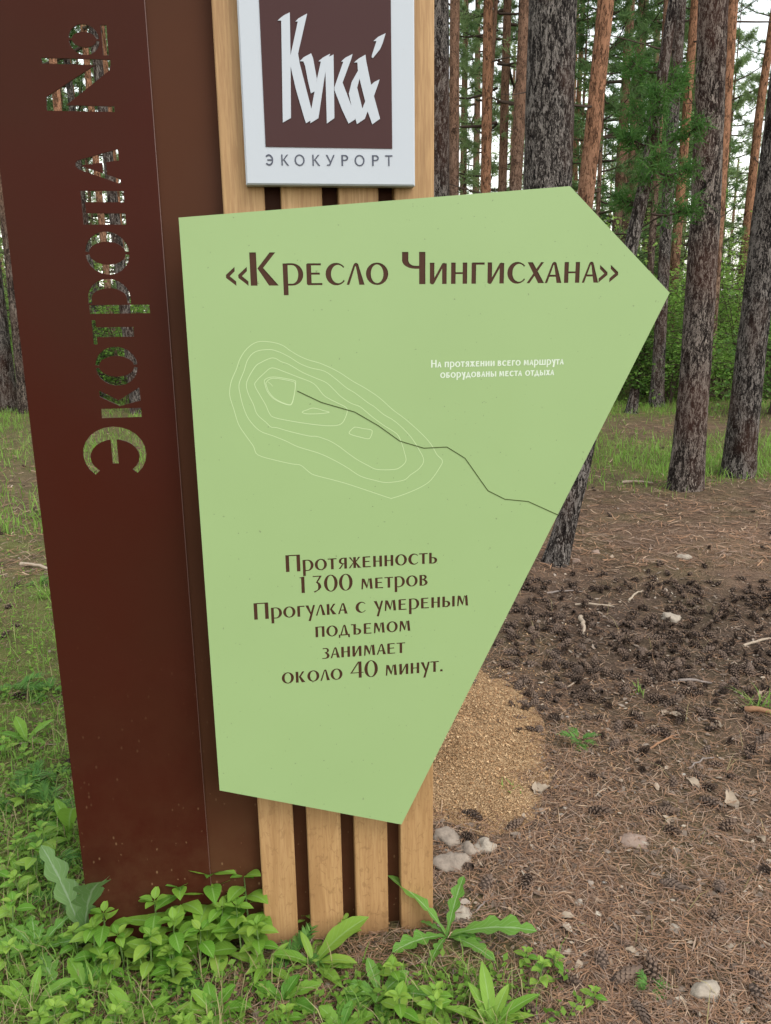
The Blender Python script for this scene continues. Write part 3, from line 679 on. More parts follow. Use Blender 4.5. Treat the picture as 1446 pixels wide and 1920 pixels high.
def tree(label, pts, depth, width, mat, H=15, crown=None, cz=0, dead=0, seed=0, wref=None, seg=None, rough=.07, group='pine trunks behind the sign', flare=.35, name='pine_tree', taper=.55, toplean=0, cs=1.0):
    """pts: two or more points of the trunk's middle line in the photograph, depth in metres, width in pixels at the middle"""
    P = [at_depth(x, y, depth) for x, y in pts]; P.sort(key=lambda p: p[2])
    lo, hi = P[0], P[-1]; d = (P[1]-lo)/(P[1][2]-lo[2])
    base = lo-d*lo[2]; gzb = gz(base[0], base[1])-.03
    zs = [-.05]+[p[2] for p in P]+[H]
    du = (hi-P[-2])/(hi[2]-P[-2][2]) if len(P) > 1 else d
    du = du*np.array([.6, .6, 1]); ends = [base-d*.05]+P+[hi+du*(H-hi[2])]
    def ax(z):
        for a, b, za, zb in zip(ends, ends[1:], zs, zs[1:]):
            if z <= zb: return a+(b-a)*((z-za)/(zb-za)) if zb > za else a
        return ends[-1]
    mid = P[len(P)//2]; dcam = float((mid-np.array([0, 0, CAM_H])).dot(-CM[:, 2])); r = width/2/F_PX*dcam
    zm = mid[2]; near = depth < 10
    zl = list(np.arange(0, 8, .06 if near else .16))+list(np.arange(8, H+.01, .5))
    A = [ax(z)-np.array([base[0], base[1], 0]) for z in zl]
    R = [max(.01, r*(1-taper*z/H)/(1-taper*zm/H)*(1+flare*math.exp(-z/.22)+.12*math.exp(-z/1.0))) for z in zl]
    Vt, Ft = trunk_mesh(A, R, seg or (40 if near else 14), rough, seed)
    root = empty(name, (base[0], base[1], gzb)); tag(root, label, 'tree', group)
    me = bpy.data.meshes.new('trunk'); me.from_pydata([tuple(p) for p in Vt], [], Ft); me.materials.append(M[mat]); me.polygons.foreach_set('use_smooth', [True]*len(me.polygons)); me.update()
    link('trunk', me, root); rs = random.Random(seed+99)
    for q in range(dead):
        z = rs.uniform(1.6, 6.5); c = ax(z)-np.array([base[0], base[1], 0])
        o = link('dead_branch', rs.choice(DEADB), root); a = rs.uniform(0, 6.28); rr = r*.7
        o.location = (c[0]+math.cos(a)*rr, c[1]+math.sin(a)*rr, z); o.rotation_euler = (0, rs.uniform(-.25, .3), a)
        o.scale = (1.1, 1.1, 1.1)
    if crown is not None:
        c = ax(7+cz if H > 6 else 2.6)-np.array([base[0], base[1], 0])
        o = link('crown', crown, root); o.location = (c[0], c[1], cz); o.rotation_euler = (0, 0, rs.uniform(0, 6.28)); o.scale = (cs, cs, 1)
    return root
LEANC = crown_mesh(60, 2.0, 2.75, .26, .2, 10, (M['needle_dark'], M['twig']), 14, .075, .007, .1, 4, 5, .25)
T = tree
T('thick dark grey pine right of the white box sign, widest trunk behind the green board', [(1037, 0), (1027, 345)], 6.4, 88, 'bark_dark', seed=1, dead=0, flare=.15)
T('sturdy brown pine standing whole in view right of the arrow tip, second from the right', [(1338, 0), (1323, 406), (1305, 687), (1286, 905)], 6.72, 53, 'bark_umber', seed=2, dead=1, flare=.22)
T('dark rough pine at the right edge of the photo with its foot in grass', [(1461, 225), (1437, 406), (1412, 628), (1395, 786), (1385, 880)], 7.30, 51, 'bark_dark', seed=3, dead=0, flare=.18)
T('thin grey pine leaning strongly right, its foot beside the lower right edge of the board', [(1213, 316), (1184, 448), (1085, 885), (1042, 1040)], 4.72, 26, 'bark_dark', H=4.7, seed=4, flare=.5, taper=.8, crown=LEANC, name='leaning_pine')
T('grey flaky pine directly against the right side of the wooden slats', [(822, 0), (823, 340)], 9.0, 39, 'bark_dark', seed=5, dead=1)
T('slim pine with orange top, just right of the grey one beside the slats', [(853, 0), (851, 350)], 13.0, 18, 'bark_mix', seed=6, crown=CROWN[0], cz=1.5, dead=2)
T('bright orange forked-looking pine above the upper edge of the board', [(916, 0), (911, 345)], 15.5, 18, 'bark_orange', seed=7, crown=CROWN[1], cz=2, dead=2)
T('thin dark stem leaning against the bright orange pine', [(930, 0), (919, 180), (916, 340)], 15.9, 9, 'bark_mix', seed=8, H=11, crown=CROWN_LOW[0], cz=1.5)
T('slender brown pine, fourth trunk right of the slats', [(952, 0), (942, 350)], 17, 15, 'bark_mix', seed=9, crown=CROWN[2], cz=1.0, dead=2)
T('orange-brown pine hugging the left side of the thickest dark trunk', [(986, 0), (967, 350)], 12.4, 22, 'bark_mix', seed=10, dead=1)
T('orange curving pine just right of the thickest trunk, above the top corner of the board', [(1136, 0), (1111, 250), (1096, 382)], 9.6, 31, 'bark_orange', seed=11, dead=2)
T('slim pale brown pine right of the curving orange one', [(1183, 0), (1158, 406)], 16.5, 16, 'bark_mix', seed=12, crown=CROWN_LOW[1], cz=1.6, dead=3)
T('very thin dark reddish pine between two pale slim ones', [(1203, 0), (1181, 340)], 18, 12, 'bark_mix', seed=13, crown=CROWN_LOW[2], cz=2.2, dead=3)
T('slim grey pine above the right slope of the arrow, its foot hidden in shrubs', [(1251, 0), (1221, 481), (1207, 720)], 14.0, 13, 'bark_mix', seed=14, dead=2, crown=CROWN[0], cz=2.5)
T('straight dark pine rising directly behind the arrow tip', [(1277, 0), (1250, 406), (1232, 740)], 12.4, 21, 'bark_dark', seed=15, dead=3)
T('orange pine close to the right of the dark one behind the arrow tip', [(1304, 0), (1278, 338), (1255, 628)], 16, 17, 'bark_orange', seed=16, crown=CROWN[1], cz=3, dead=2)
T('orange pine half hidden behind the sturdy brown one', [(1374, 0), (1358, 250), (1342, 480)], 13.6, 21, 'bark_orange', seed=17, dead=1)
T('narrow orange pine leaning right between the two big right-hand trunks', [(1455, 0), (1425, 203), (1403, 406), (1380, 640)], 17.5, 15, 'bark_orange', seed=18, crown=CROWN[2], cz=2.5, dead=2)
T('dark pine at the far left edge of the photo', [(-14, 500), (17, 765)], 12.9, 30, 'bark_dark', seed=19, dead=1, flare=.1)
T('slim dark pine touching the left edge of the brown stele', [(-32, 0), (8, 386), (46, 770)], 12.5, 17, 'bark_mix', seed=20, dead=2, flare=.1)
T('far thin orange pine seen right of the thickest trunk', [(1094, 0), (1077, 350)], 19, 9, 'bark_orange', seed=21, crown=CROWN[0], cz=2)
for i, (x, dp, wd, ma) in enumerate(((103, 10.5, 15, 'bark_orange'), (133, 17, 9, 'bark_orange'), (166, 14, 12, 'bark_orange'), (200, 15, 11, 'bark_orange'), (228, 18, 9, 'bark_mix'))):
    s_ = (807-x)/6900
    T('reddish pine trunk seen only through the letters cut into the brown panel', [(x, 150), (x+s_*350, 500)], dp, wd, ma, seed=22+i, crown=CROWN_LOW[i % 3] if dp > 12 else None, cz=1.5+i*.3, group='pines seen through the cut-out letters')
for i, (x, dp, wd, ma) in enumerate(((232, 12.3, 20, 'bark_dark'), (176, 14.5, 13, 'bark_dark'))):
    T('dark pine trunk seen only through the lower cut-out letters', [(x, 560), (x+10, 640)], dp, wd, ma, seed=32+i, group='pines seen through the cut-out letters')
# young pines and background pines behind them
YP = [(1160, 17.0, 8.5, 0), (1115, 14.5, 8.0, 1), (1228, 20, 9.5, 0), (1292, 17.5, 7.2, 1), (1200, 21.0, 10, 3), (905, 18.5, 8.5, 2), (870, 21, 9, 3), (960, 20, 9, 2),
      (1395, 19.5, 7.0, 2), (1345, 21.5, 8.5, 3), (1460, 20.5, 8, 2), (1080, 17, 8, 1), (1265, 19.5, 9, 3), (150, 19, 8.5, 0), (225, 16.5, 7, 2), (20, 21, 8.5, 2), (90, 15, 6, 3), (120, 21, 10, 2), (185, 18, 8.5, 1), (255, 20, 9.5, 3), (150, 24, 10, 0)]
WORD = ['green young pine with low boughs', 'dense young pine with drooping boughs', 'pale green young pine', 'mid green young pine']
where = ['over the right slope of the arrow', 'right of the thickest trunk', 'left of the arrow tip', 'behind the sturdy brown trunk', 'far behind the arrow tip', 'above the upper board edge', 'next to the slats, far back', 'left of the thickest trunk',
         'between the two big right-hand trunks', 'far behind the sturdy trunk', 'at the right photo edge', 'behind the thickest trunk', 'deep in the gap behind the arrow tip', 'seen through the numero sign', 'seen through the letter openings', 'in the gap left of the stele', 'hidden mostly by the stele', 'seen through the diagonal of the numero sign', 'seen through the upper round letter', 'seen through the right ends of the upper letters', 'farthest of those seen through the cut-out letters']
for i, (px, dp, H, vv) in enumerate(YP):
    p = at_depth(px, 560, dp); root = empty('young_pine', (p[0], p[1], gz(p[0], p[1])-.02), i*1.3)
    tag(root, WORD[vv]+' '+where[i], 'tree', 'young pines under the tall ones')
    sc = H/7.6; q = MB(); q.tube([(0, 0, 0), (.02, .01, H*.3), (-.02, .02, H*.65), (0, 0, H)], [.05*sc+.01, .04*sc, .025*sc, .006], 8)
    q.build('trunk', M['bark_mix'], root, True); o = link('crown', YOUNG[vv], root); o.scale = (sc, sc, sc)
rs = random.Random(5)
BG = [(rs.uniform(-22, 24), rs.uniform(20, 34)) for _ in range(20)]
WOODS = ('bark_orange', 'bark_mix', 'bark_mix')
PROTO = []
for i in range(5):
    pr = [Vector((rs.uniform(-.1, .1)*z, rs.uniform(-.03, .03)*z, z)) for z in (0, 4, 8, 13, 17)]; pr[0] = Vector((0, 0, 0))
    pr = [Vector((0, 0, 0)), Vector((.05, 0, 4)), Vector((.12, .05, 8)), Vector((.1, .1, 13)), Vector((.1, .1, 17))]
    q = MB(); q.tube(pr, [.15, .125, .105, .07, .02], 10); PROTO.append(q.mesh('trunk', M[WOODS[i % 3]], True))
for i, (x, y) in enumerate(BG):
    if abs(x/y+.35) < .02: continue
    root = empty('background_pine', (x, y, -.05), rs.uniform(0, 6.28)); tag(root, 'slender pine among the many in the background wood', 'tree', 'pines of the background wood')
    s = rs.uniform(.75, 1.15); t = link('trunk', PROTO[i % 5], root); t.scale = (s, s, 1)
    c = link('crown', (CROWN+CROWN_LOW)[i % 6], root); c.rotation_euler = (0, 0, rs.uniform(0, 6)); c.location = (0, 0, rs.uniform(0, 2.5)); c.scale = (1.15, 1.15, 1.05)

# ------------------------------------------------------------------ leafy shrubs that close the view at eye level
def shrub_mesh(seed, H, W, n, mat, leaf=.055):
    rs = random.Random(seed); rng = np.random.default_rng(seed); tubes = []; C = []; 
    for st in range(7):
        a = rs.uniform(0, 6.28); lean = rs.uniform(.1, .45)*W; h = H*rs.uniform(.6, 1.0)
        pts = [Vector((math.cos(a)*lean*u*u+rs.gauss(0, .03), math.sin(a)*lean*u*u+rs.gauss(0, .03), h*u)) for u in (0, .25, .5, .75, 1)]
        pts[0] = Vector((rs.gauss(0, .08), rs.gauss(0, .08), -.05)); tubes.append((pts, [.014, .011, .009, .006, .003]))
        for b in range(13):
            u = rs.uniform(.12, 1); i = min(3, int(u*4)); p = pts[i].lerp(pts[i+1], u*4-i); sa = rs.uniform(0, 6.28); sl = W*.5*rs.uniform(.35, 1)*(1.15-.6*u)
            e = p+Vector((math.cos(sa)*sl, math.sin(sa)*sl, rs.uniform(-.08, .3)*sl)); tubes.append(([p, p.lerp(e, .5)+Vector((0, 0, .03)), e], [.005, .004, .002]))
            for m in range(max(2, n//91)): C.append(tuple(p.lerp(e, rs.uniform(.15, 1.05))+Vector([rs.gauss(0, .07) for _ in range(3)])))
    C = np.array(C); m = len(C); D = rng.normal(size=(m, 3))*np.array([1, 1, .45]); D /= np.linalg.norm(D, axis=1)[:, None]
    N = rng.normal(size=(m, 3))*.6+np.array([0, 0, 1]); S = np.cross(D, N); S /= np.linalg.norm(S, axis=1)[:, None]
    L = (leaf*rng.uniform(.6, 1.25, m))[:, None]
    Vv = np.stack([C, C+D*L*.45+S*L*.33, C+D*L, C+D*L*.45-S*L*.33], 1).reshape(-1, 3); Fi = np.arange(len(Vv)).reshape(-1, 4)
    me = np_mesh('foliage', Vv, Fi, mat); q = MB()
    for pts, r in tubes: q.tube(pts, r, 4, False)
    return me, q.mesh('stem', M['twig'])
SHR = [shrub_mesh(70, 2.6, 2.6, 3600, M['bush_leaf']), shrub_mesh(71, 2.7, 3.0, 2700, M['bush_leaf_light'], .06), shrub_mesh(72, 1.6, 2.4, 3400, M['bush_leaf_dark']), shrub_mesh(73, 3.3, 3.0, 2300, M['bush_leaf_light'], .065), shrub_mesh(74, 1.1, 2.2, 2600, M['bush_leaf'], .05)]
SP = [(1275, 14.5, 0), (1345, 15.5, 1), (1385, 14.0, 0), (1440, 14.0, 1), (1245, 17.5, 3), (1365, 18.5, 3), (1310, 20, 3), (1460, 17, 3), (1420, 20.5, 3), (1195, 13.2, 2), (1225, 13.6, 0), (1165, 14.2, 1), (1300, 13.4, 4), (1360, 13.4, 4), (1455, 11.2, 2),
      (40, 16, 1), (5, 14.5, 0), (75, 18, 3), (215, 15, 1), (180, 13.6, 2), (245, 13.4, 0), (1255, 12.9, 4), (1130, 16, 3), (1400, 16.8, 3)]
SZ = {0: 'medium', 1: 'tall', 2: 'low dark', 3: 'very tall pale', 4: 'knee-high'}
SW = ['left of the sturdy trunk', 'right of the sturdy trunk', 'left of the right-edge trunk', 'at the right photo edge', 'deep behind the arrow tip', 'deep between the big right trunks', 'deep behind the sturdy trunk', 'deep at the right photo edge', 'deep behind the right-edge trunk', 'round the foot of the slim pine', 'at the foot of the dark straight pine', 'beside the arrow edge', 'in front of the sturdy trunk gap', 'in the grass between the big trunks', 'at the frame edge right of the rough pine',
      'between the two left-edge trunks', 'at the far left edge', 'behind the stele edge', 'seen through the letter openings', 'low behind the letter openings', 'seen through the middle letters', 'below the arrow tip in the grass', 'above the arrow slope', 'deep behind the leaning orange pine']
for i, (px, dp, vv) in enumerate(SP):
    p = at_depth(px, 700, dp); root = empty('leafy_shrub', (p[0], p[1], gz(p[0], p[1])), i*1.9); tag(root, f'{SZ[vv]} green leafy shrub {SW[i]}', 'shrub', 'leafy shrubs closing the view')
    s = .85+.3*((i*37) % 10)/10
    for nm, me in zip(('foliage', 'stem'), SHR[vv]): o = link(nm, me, root); o.scale = (s, s, s)

# the wood far behind reads as one mass
def far_wood():
    rng = np.random.default_rng(8); rs = random.Random(8); q = MB(); C = []; Sz = []
    for i in range(120):
        y = rs.uniform(36, 80); x = rs.uniform(-.95, .95)*y; h = rs.uniform(11, 17); r = rs.uniform(.11, .2)
        q.tube([(x, y, -.1), (x+rs.uniform(-.3, .3), y, h)], [r, r*.4], 6, False)
        for kq in range(95):
            u = rs.random(); z = h*(.32+.68*u); rad = 2.3*(1-u*.75)*math.sqrt(rs.random()); a = rs.uniform(0, 6.28)
            C.append((x+rad*math.cos(a), y+rad*math.sin(a), z)); Sz.append(.42)
    for i in range(330):
        y = rs.uniform(24, 60); x = rs.uniform(-.95, .95)*y; h = rs.uniform(.8, 2.6)
        for kq in range(90):
            C.append((x+rs.gauss(0, 1.0), y+rs.gauss(0, .9), h*rs.random()**.8)); Sz.append(.24)
    C = np.array(C); Sz = np.array(Sz); m = len(C); k_ = 4
    B = np.repeat(C, k_, 0)+rng.normal(size=(m*k_, 3))*np.repeat(Sz, k_)[:, None]*.5
    D = rng.normal(size=(m*k_, 3)); D /= np.linalg.norm(D, axis=1)[:, None]; S = np.cross(D, rng.normal(size=(m*k_, 3))); S /= np.linalg.norm(S, axis=1)[:, None]
    L = np.repeat(Sz, k_)[:, None]*rng.uniform(.6, 1.2, (m*k_, 1))
    Vv = np.stack([B-S*L*.11, B+S*L*.11, B+D*L], 1).reshape(-1, 3); Fi = np.arange(len(Vv)).reshape(-1, 3)
    mi = np.repeat((np.repeat(Sz, k_) < .3).astype(np.int32), 1)
    tv = np.array(q.v); tf = np.array([t for f in q.f for t in ((f[0], f[1], f[2]), (f[0], f[2], f[3]))])+len(Vv)
    me = np_mesh('distant_woodland', np.vstack([Vv, tv]), np.vstack([Fi, tf]), M['needle_light'])
    me.materials.append(M['bush_leaf']); me.materials.append(M['bark_mix']); me.polygons.foreach_set('material_index', np.concatenate([mi, np.full(len(tf), 2, np.int32)]))
    tag(link('distant_woodland', me), 'distant pine wood closing the view behind the nearer trunks', 'woodland', kind='stuff')
far_wood()
# small stump left of the slim pines
sp = gp(1184, 775); q = MB(); q.tube([(0, 0, -.05), (0, 0, .06), (.02, 0, .2), (.035, .01, .34)], [.12, .085, .075, .065], 14); o = q.build('tree_stump', M['bark_dark'], None, True); o.location = sp
tag(o, 'small weathered stump in the grass beside the right slope of the board', 'stump')

# ------------------------------------------------------------------ litter on the forest floor
def stuff_needles(name, n, pts, lmin, lmax, wd, mat, seed, lift=.012):
    rng = np.random.default_rng(seed); P = np.array(pts)
    a = rng.uniform(0, 2*np.pi, len(P)); L = rng.uniform(lmin, lmax, len(P)); el = rng.normal(0, .13, len(P))
    D = np.stack([np.cos(a)*np.cos(el), np.sin(a)*np.cos(el), np.sin(el)], 1); S = np.stack([-np.sin(a), np.cos(a), rng.normal(0, .3, len(P))], 1)
    P = P.copy(); P[:, 2] += rng.uniform(.001, lift, len(P))+np.abs(np.sin(el))*L*.35
    w2 = (wd*rng.uniform(.7, 1.3, len(P)))[:, None]/2; bow = S*(rng.normal(0, .06, len(P))*L)[:, None]
    A = P-D*L[:, None]/2; Bm = P+bow; C = P+D*L[:, None]/2
    Vv = np.stack([A-S*w2, A+S*w2, Bm+S*w2, C+S*w2*.5, C-S*w2*.5, Bm-S*w2], 1).reshape(-1, 3)
    b = np.arange(len(P))[:, None]*6; Fi = np.concatenate([b+np.array([0, 5, 2, 1]), b+np.array([5, 4, 3, 2])], 0)
    return np_mesh(name, Vv, Fi, mat)
def scatter(n, seed, dens, ymin=1.05, ymax=9.0, power=1.5):
    """random ground points, denser near the path; dens(x, y) in 0..1 thins them"""
    rs = random.Random(seed); o = []
    while len(o) < n:
        u = rs.random(); y = (ymin**(1-power)+u*(ymax**(1-power)-ymin**(1-power)))**(1/(1-power))
        x = rs.uniform(-.68, .66)*(y+.55)
        if abs((x-SX)*math.cos(YAW)+(y-SY)*math.sin(YAW)+.19) < .42 and 0 < -(x-SX)*math.sin(YAW)+(y-SY)*math.cos(YAW) < .09: continue
        if rs.random() < dens(x, y): o.append((x, y, gz(x, y)))
    return o
PX, PY = .27, 2.68                                      # middle of the sawdust heap
def heap(x, y): return math.exp(-(((x-PX)/.195)**2+((y-PY)/.40)**2))*max(.15, 1+.75*noise.noise((x*3.3, y*3.3, 4.9))+.5*noise.noise((x*8, y*8, 1.2))+.3*noise.noise((x*20, y*20, 7.2)))
M['litter'] = m_island('needle_litter', [(0, (.13, .072, .042)), (.2, (.26, .142, .08)), (.4, (.19, .12, .085)), (.55, (.36, .21, .12)), (.7, (.115, .072, .05)), (.85, (.28, .195, .145)), (1, (.41, .29, .19))])
M['old_litter'] = m_island('old_litter', [(0, (.05, .035, .026)), (.3, (.11, .08, .06)), (.6, (.20, .155, .12)), (.8, (.09, .06, .04)), (1, (.30, .245, .195))], .9, .08)
nd = lambda x, y: (1-.75*green_amount(x, y))*(1-.45*dark_amount(x, y))*(1-.45*min(1, heap(x, y)))*(.55+.45*noise.noise((x*3.1, y*3.1, 7.7))+.25)
tag(link('needle_litter', stuff_needles('needle_litter', 0, scatter(85000, 1, nd, 1.05, 6.5, 1.6), .028, .062, .0016, M['litter'], 1)), 'fallen brown pine needles carpeting the forest floor', 'needle litter', kind='stuff')
tag(link('needle_litter', stuff_needles('needle_litter', 0, scatter(16000, 2, nd, 4.5, 13, 1.2), .05, .10, .005, M['litter'], 2, .02)), 'fallen pine needles farther back between the trunks', 'needle litter', kind='stuff')
def flakes(n, seed, dens, smin, smax, ymax, mat, name, power=1.5):
    rs = random.Random(seed); q = MB()
    for x, y, z in scatter(n, seed, dens, 1.05, ymax, power):
        s = rs.uniform(smin, smax)*(.5+rs.random()); a = rs.uniform(0, 6.28); e = rs.uniform(.35, .8); tz, tx = rs.gauss(0, .28), rs.gauss(0, .28)
        k5 = rs.choice((4, 5, 6)); vs = []
        for i in range(k5):
            b = 6.28*i/k5+rs.uniform(-.35, .35); r = s*rs.uniform(.6, 1.1); u, v_ = r*math.cos(b), r*math.sin(b)*e
            vs.append((x+u*math.cos(a)-v_*math.sin(a), y+u*math.sin(a)+v_*math.cos(a), z+.004+s*.2+u*tx+v_*tz+rs.uniform(0, .1)*s))
        q.add(vs, [tuple(range(k5))])
    return q.mesh(name, mat)
tag(link('bark_litter', flakes(9500, 11, lambda x, y: (1-.8*green_amount(x, y))*(.35+.65*dark_amount(x, y)), .006, .013, 7.5, M['old_litter'], 'bark_litter')), 'dark crumbs of bark and broken cone scales on the soil', 'bark litter', kind='stuff')
M['chip_pale'] = m_island('pale_chips', [(0, (.20, .14, .095)), (.4, (.33, .26, .19)), (.7, (.42, .36, .28)), (1, (.26, .18, .12))], .85, .1)
tag(link('bark_flakes', flakes(1500, 12, lambda x, y: (1-.8*green_amount(x, y)), .006, .014, 7.5, M['chip_pale'], 'bark_flakes')), 'pale flakes of dry bark and leaf strewn over the litter', 'bark flakes', kind='stuff')
# pebbles
def pebble(q, x, y, z, s, rs):
    n_ = 8; V = []; Fc = []
    for i, (h_, rr) in enumerate(((-.3, .7), (.1, 1.0), (.45, .7), (.6, .25))):
        for k_ in range(n_): b = 6.28*k_/n_; r = s*rr*rs.uniform(.8, 1.15); V.append((x+r*math.cos(b), y+r*math.sin(b)*.8, z+s*h_*.75))
    for i in range(3):
        for k_ in range(n_): Fc.append((i*n_+k_, i*n_+(k_+1) % n_, (i+1)*n_+(k_+1) % n_, (i+1)*n_+k_))
    Fc.append(tuple(3*n_+k_ for k_ in range(n_))); q.add(V, Fc)
rs = random.Random(14); q = MB()
for x, y, z in scatter(420, 14, lambda x, y: (1-green_amount(x, y))*(1-.5*dark_amount(x, y)), 1.05, 5, 1.6): pebble(q, x, y, z, rs.uniform(.003, .0085), rs)
M['pebble'] = m_island('pebble', [(0, (.30, .26, .22)), (.5, (.48, .44, .38)), (1, (.36, .29, .22))], .85, .15)
tag(q.build('pebbles', M['pebble'], None, True), 'tiny pale pebbles in the needle litter', 'pebbles', kind='stuff')

# ------------------------------------------------------------------ pine cones
k = NT('cone_scale'); u = k.n('ShaderNodeUVMap'); sx = k.n('ShaderNodeSeparateXYZ'); k.l(u.outputs[0], sx.inputs[0]); oi = k.n('ShaderNodeObjectInfo')
c = k.ramp(sx.outputs['X'], [(0, (.022, .015, .011)), (.6, (.06, .038, .027)), (.85, (.17, .115, .08)), (1, (.09, .06, .045))])
c = k.mix(k.math('MULTIPLY', oi.outputs['Random'], .8), c, k.mix(.6, c, (.15, .112, .09))); k.principled(c, .8, .15); M['cone'] = k.m
def cone_geo(q, pos, rot, s, nsc, openness, rs):
    """a lying pine cone: core and nsc spiral scales; s its length"""
    R = rot; P = Vector(pos)
    ringsV = []; n_ = 6
    prof = [(0, .10), (.2, .20), (.5, .19), (.8, .12), (1, .02)]
    V = [P+R@Vector((s*r*math.cos(6.28*k_/n_), s*r*math.sin(6.28*k_/n_), s*(z-.45))) for z, r in prof for k_ in range(n_)]
    q.add(V, [(i*n_+k_, i*n_+(k_+1) % n_, (i+1)*n_+(k_+1) % n_, (i+1)*n_+k_) for i in range(4) for k_ in range(n_)], [(.02, .02)]*len(V))
    for i in range(nsc):
        t = (i+.5)/nsc; a = i*2.399963; z = t; rr = .30*math.sin(math.pi*min(1, t*.86+.16))**.7*(.75+openness*.5); up = (.18+.28*t)*(1.3-openness*.6)
        wd = .105*(1.15-t*.5); c_, s_ = math.cos(a), math.sin(a)
        def pt(r, dz, w_): return P+R@Vector((s*(r*c_-w_*s_), s*(r*s_+w_*c_), s*(z+dz-.45)))
        vs = [pt(.10, -.02, -wd*.5), pt(.10, -.02, wd*.5), pt(rr*.8, up*.62, wd), pt(rr, up, wd*.45), pt(rr, up, -wd*.45), pt(rr*.8, up*.62, -wd), pt(rr*.92, up*.45, 0)]
        q.add(vs, [(0, 1, 2, 5), (5, 2, 3, 4), (2, 6, 3), (3, 6, 4), (4, 6, 5), (6, 2, 5)], [(.05, 0), (.05, 1), (.7, 1), (1, .7), (1, .3), (.7, 0), (.85, .5)])
from mathutils import Euler
CONE = []
for i in range(6):
    rs = random.Random(80+i); q = MB(); cone_geo(q, (0, 0, 0), Matrix.Identity(3), 1.0, 46 if i < 4 else 60, (1.0, .8, .95, .6, .25, .4)[i], rs); CONE.append(q.mesh('pine_cone', M['cone']))
rs = random.Random(21); pts = []
cd = lambda x, y: max(.0, dark_amount(x, y)**1.25*(.35+1.3*max(0, noise.noise((x*3.2, y*3.2, 20))+.4)))*(1-heap(x, y))
for p in scatter(760, 22, cd, 2.3, 5.4, .9): pts.append(p)
for p in scatter(150, 23, lambda x, y: .8 if x > SX+.3 or y > 3 else .1, 1.1, 9, 1.3): pts.append(p)
for p in scatter(70, 24, lambda x, y: 1 if x < -.9 else 0, 3.2, 8, 1.1): pts.append(p)
def pick(x, y): p = gp(x, y); return (p.x, p.y, p.z)
named = [((893, 1418), 'dark open pine cone lying on the sawdust beside the slats', .052, 0, .3), ((822, 1464), 'dark pine cone half behind the right-hand slat, by the stick', .050, 1, 1.2), ((1164, 1841), 'plump closed grey-brown pine cone near the bottom edge', .062, 4, 2.0), ((884, 1532), 'dark cone in front of the heap above the pale rocks', .052, 2, .8),
         ((1254, 1664), 'closed brown cone in bare needles midway to the right edge', .052, 5, 1.0), ((1150, 1401), 'reddish brown cone near the fern-like sprig', .045, 1, 2.4), ((961, 1553), 'upright dark cone below the grass tuft', .05, 3, 2.2), ((1128, 1810), 'dark cone beside the toothed rosette at the bottom', .05, 2, 2.9),
         ((1196, 1897), 'grey cone cut by the bottom edge of the photo', .055, 4, .2), ((1245, 1527), 'brown two-tone cone next to the pale dry leaf', .05, 5, 1.5), ((910, 1665), 'dark cone just right of the slats above the curled twig', .05, 0, 2.6), ((1060, 1842), 'dark cone half buried near the yellow seedlings', .048, 2, 1.1)]
def put_cone(p, s, v_, rz, label, tilt):
    o = link('pine_cone', CONE[v_]); o.location = (p[0], p[1], p[2]+s*.16); o.scale = (s, s, s)
    o.rotation_euler = (Matrix.Rotation(rz, 3, 'Z') @ Matrix.Rotation(tilt, 3, 'X')).to_euler(); tag(o, label, 'pine cone', 'pine cones strewn over the forest floor')
for (xy, lb, s, v_, rz) in named: put_cone(pick(*xy), s, v_, rz, lb, 1.45)
sized = [(p, rs.uniform(.036, .056)) for p in pts]; sized.sort(key=lambda t_: -t_[1]/math.hypot(t_[0][0], t_[0][1], CAM_H))
for p, s in sized[:285]: put_cone(p, s, rs.choice((0, 1, 2, 3, 0, 2)), rs.uniform(0, 6.28), 'small dark open pine cone among many on the needle litter', rs.gauss(1.35, .5))
q = MB()
for p, s in sized[285:]: cone_geo(q, (p[0], p[1], p[2]+s*.22), (Matrix.Rotation(rs.uniform(0, 6.28), 3, 'Z') @ Matrix.Rotation(rs.gauss(1.3, .5), 3, 'X')), s, 20, .9, rs)
tag(q.build('pine_cones', M['cone']), 'farther dark pine cones strewn over the litter', 'pine cones', kind='stuff')

# ------------------------------------------------------------------ sawdust heap
rs = random.Random(31); q = MB(); n_ = 46; k0 = len(q.v); V = []; Fc = []
for j in range(n_+1):
    for i in range(n_+1):
        x = PX+(i/n_-.5)*1.5; y = PY+(j/n_-.5)*2.1; hh = heap(x, y)
        V.append((x, y, gz(x, y)-.012+.048*hh+.016*min(1, hh*5)*(noise.noise((x*9, y*9, 2))*.6+.9)+.005*noise.noise((x*40, y*40, 3))))
for j in range(n_):
    for i in range(n_): Fc.append((j*(n_+1)+i, j*(n_+1)+i+1, (j+1)*(n_+1)+i+1, (j+1)*(n_+1)+i))
q.add(V, Fc)
k = NT('sawdust'); v = k.coord(); vo = k.n('ShaderNodeTexVoronoi', Scale=230.0); k.l(v, vo.inputs['Vector']); sc_ = k.n('ShaderNodeSeparateColor'); k.l(vo.outputs['Color'], sc_.inputs[0])
c = k.ramp(k.math('ADD', k.math('MULTIPLY', sc_.outputs[0], .6), k.math('MULTIPLY', k.noise(v, 5, 4), .4)), [(.15, (.14, .078, .038)), (.42, (.29, .172, .085)), (.7, (.43, .28, .15)), (.95, (.55, .40, .235))])
k.principled(c, .9, .08, k.bump(vo.outputs['Distance'], .9, .008)); M['sawdust'] = k.m
pile = q.build('sawdust_heap', M['sawdust'], None, True); tag(pile, 'low heap of tan sawdust and wood chips beside the slats', 'sawdust heap')
M['chips'] = m_island('wood_chips', [(0, (.17, .085, .04)), (.35, (.32, .18, .085)), (.7, (.43, .265, .135)), (1, (.54, .38, .215))], .85, .1)
q = MB()
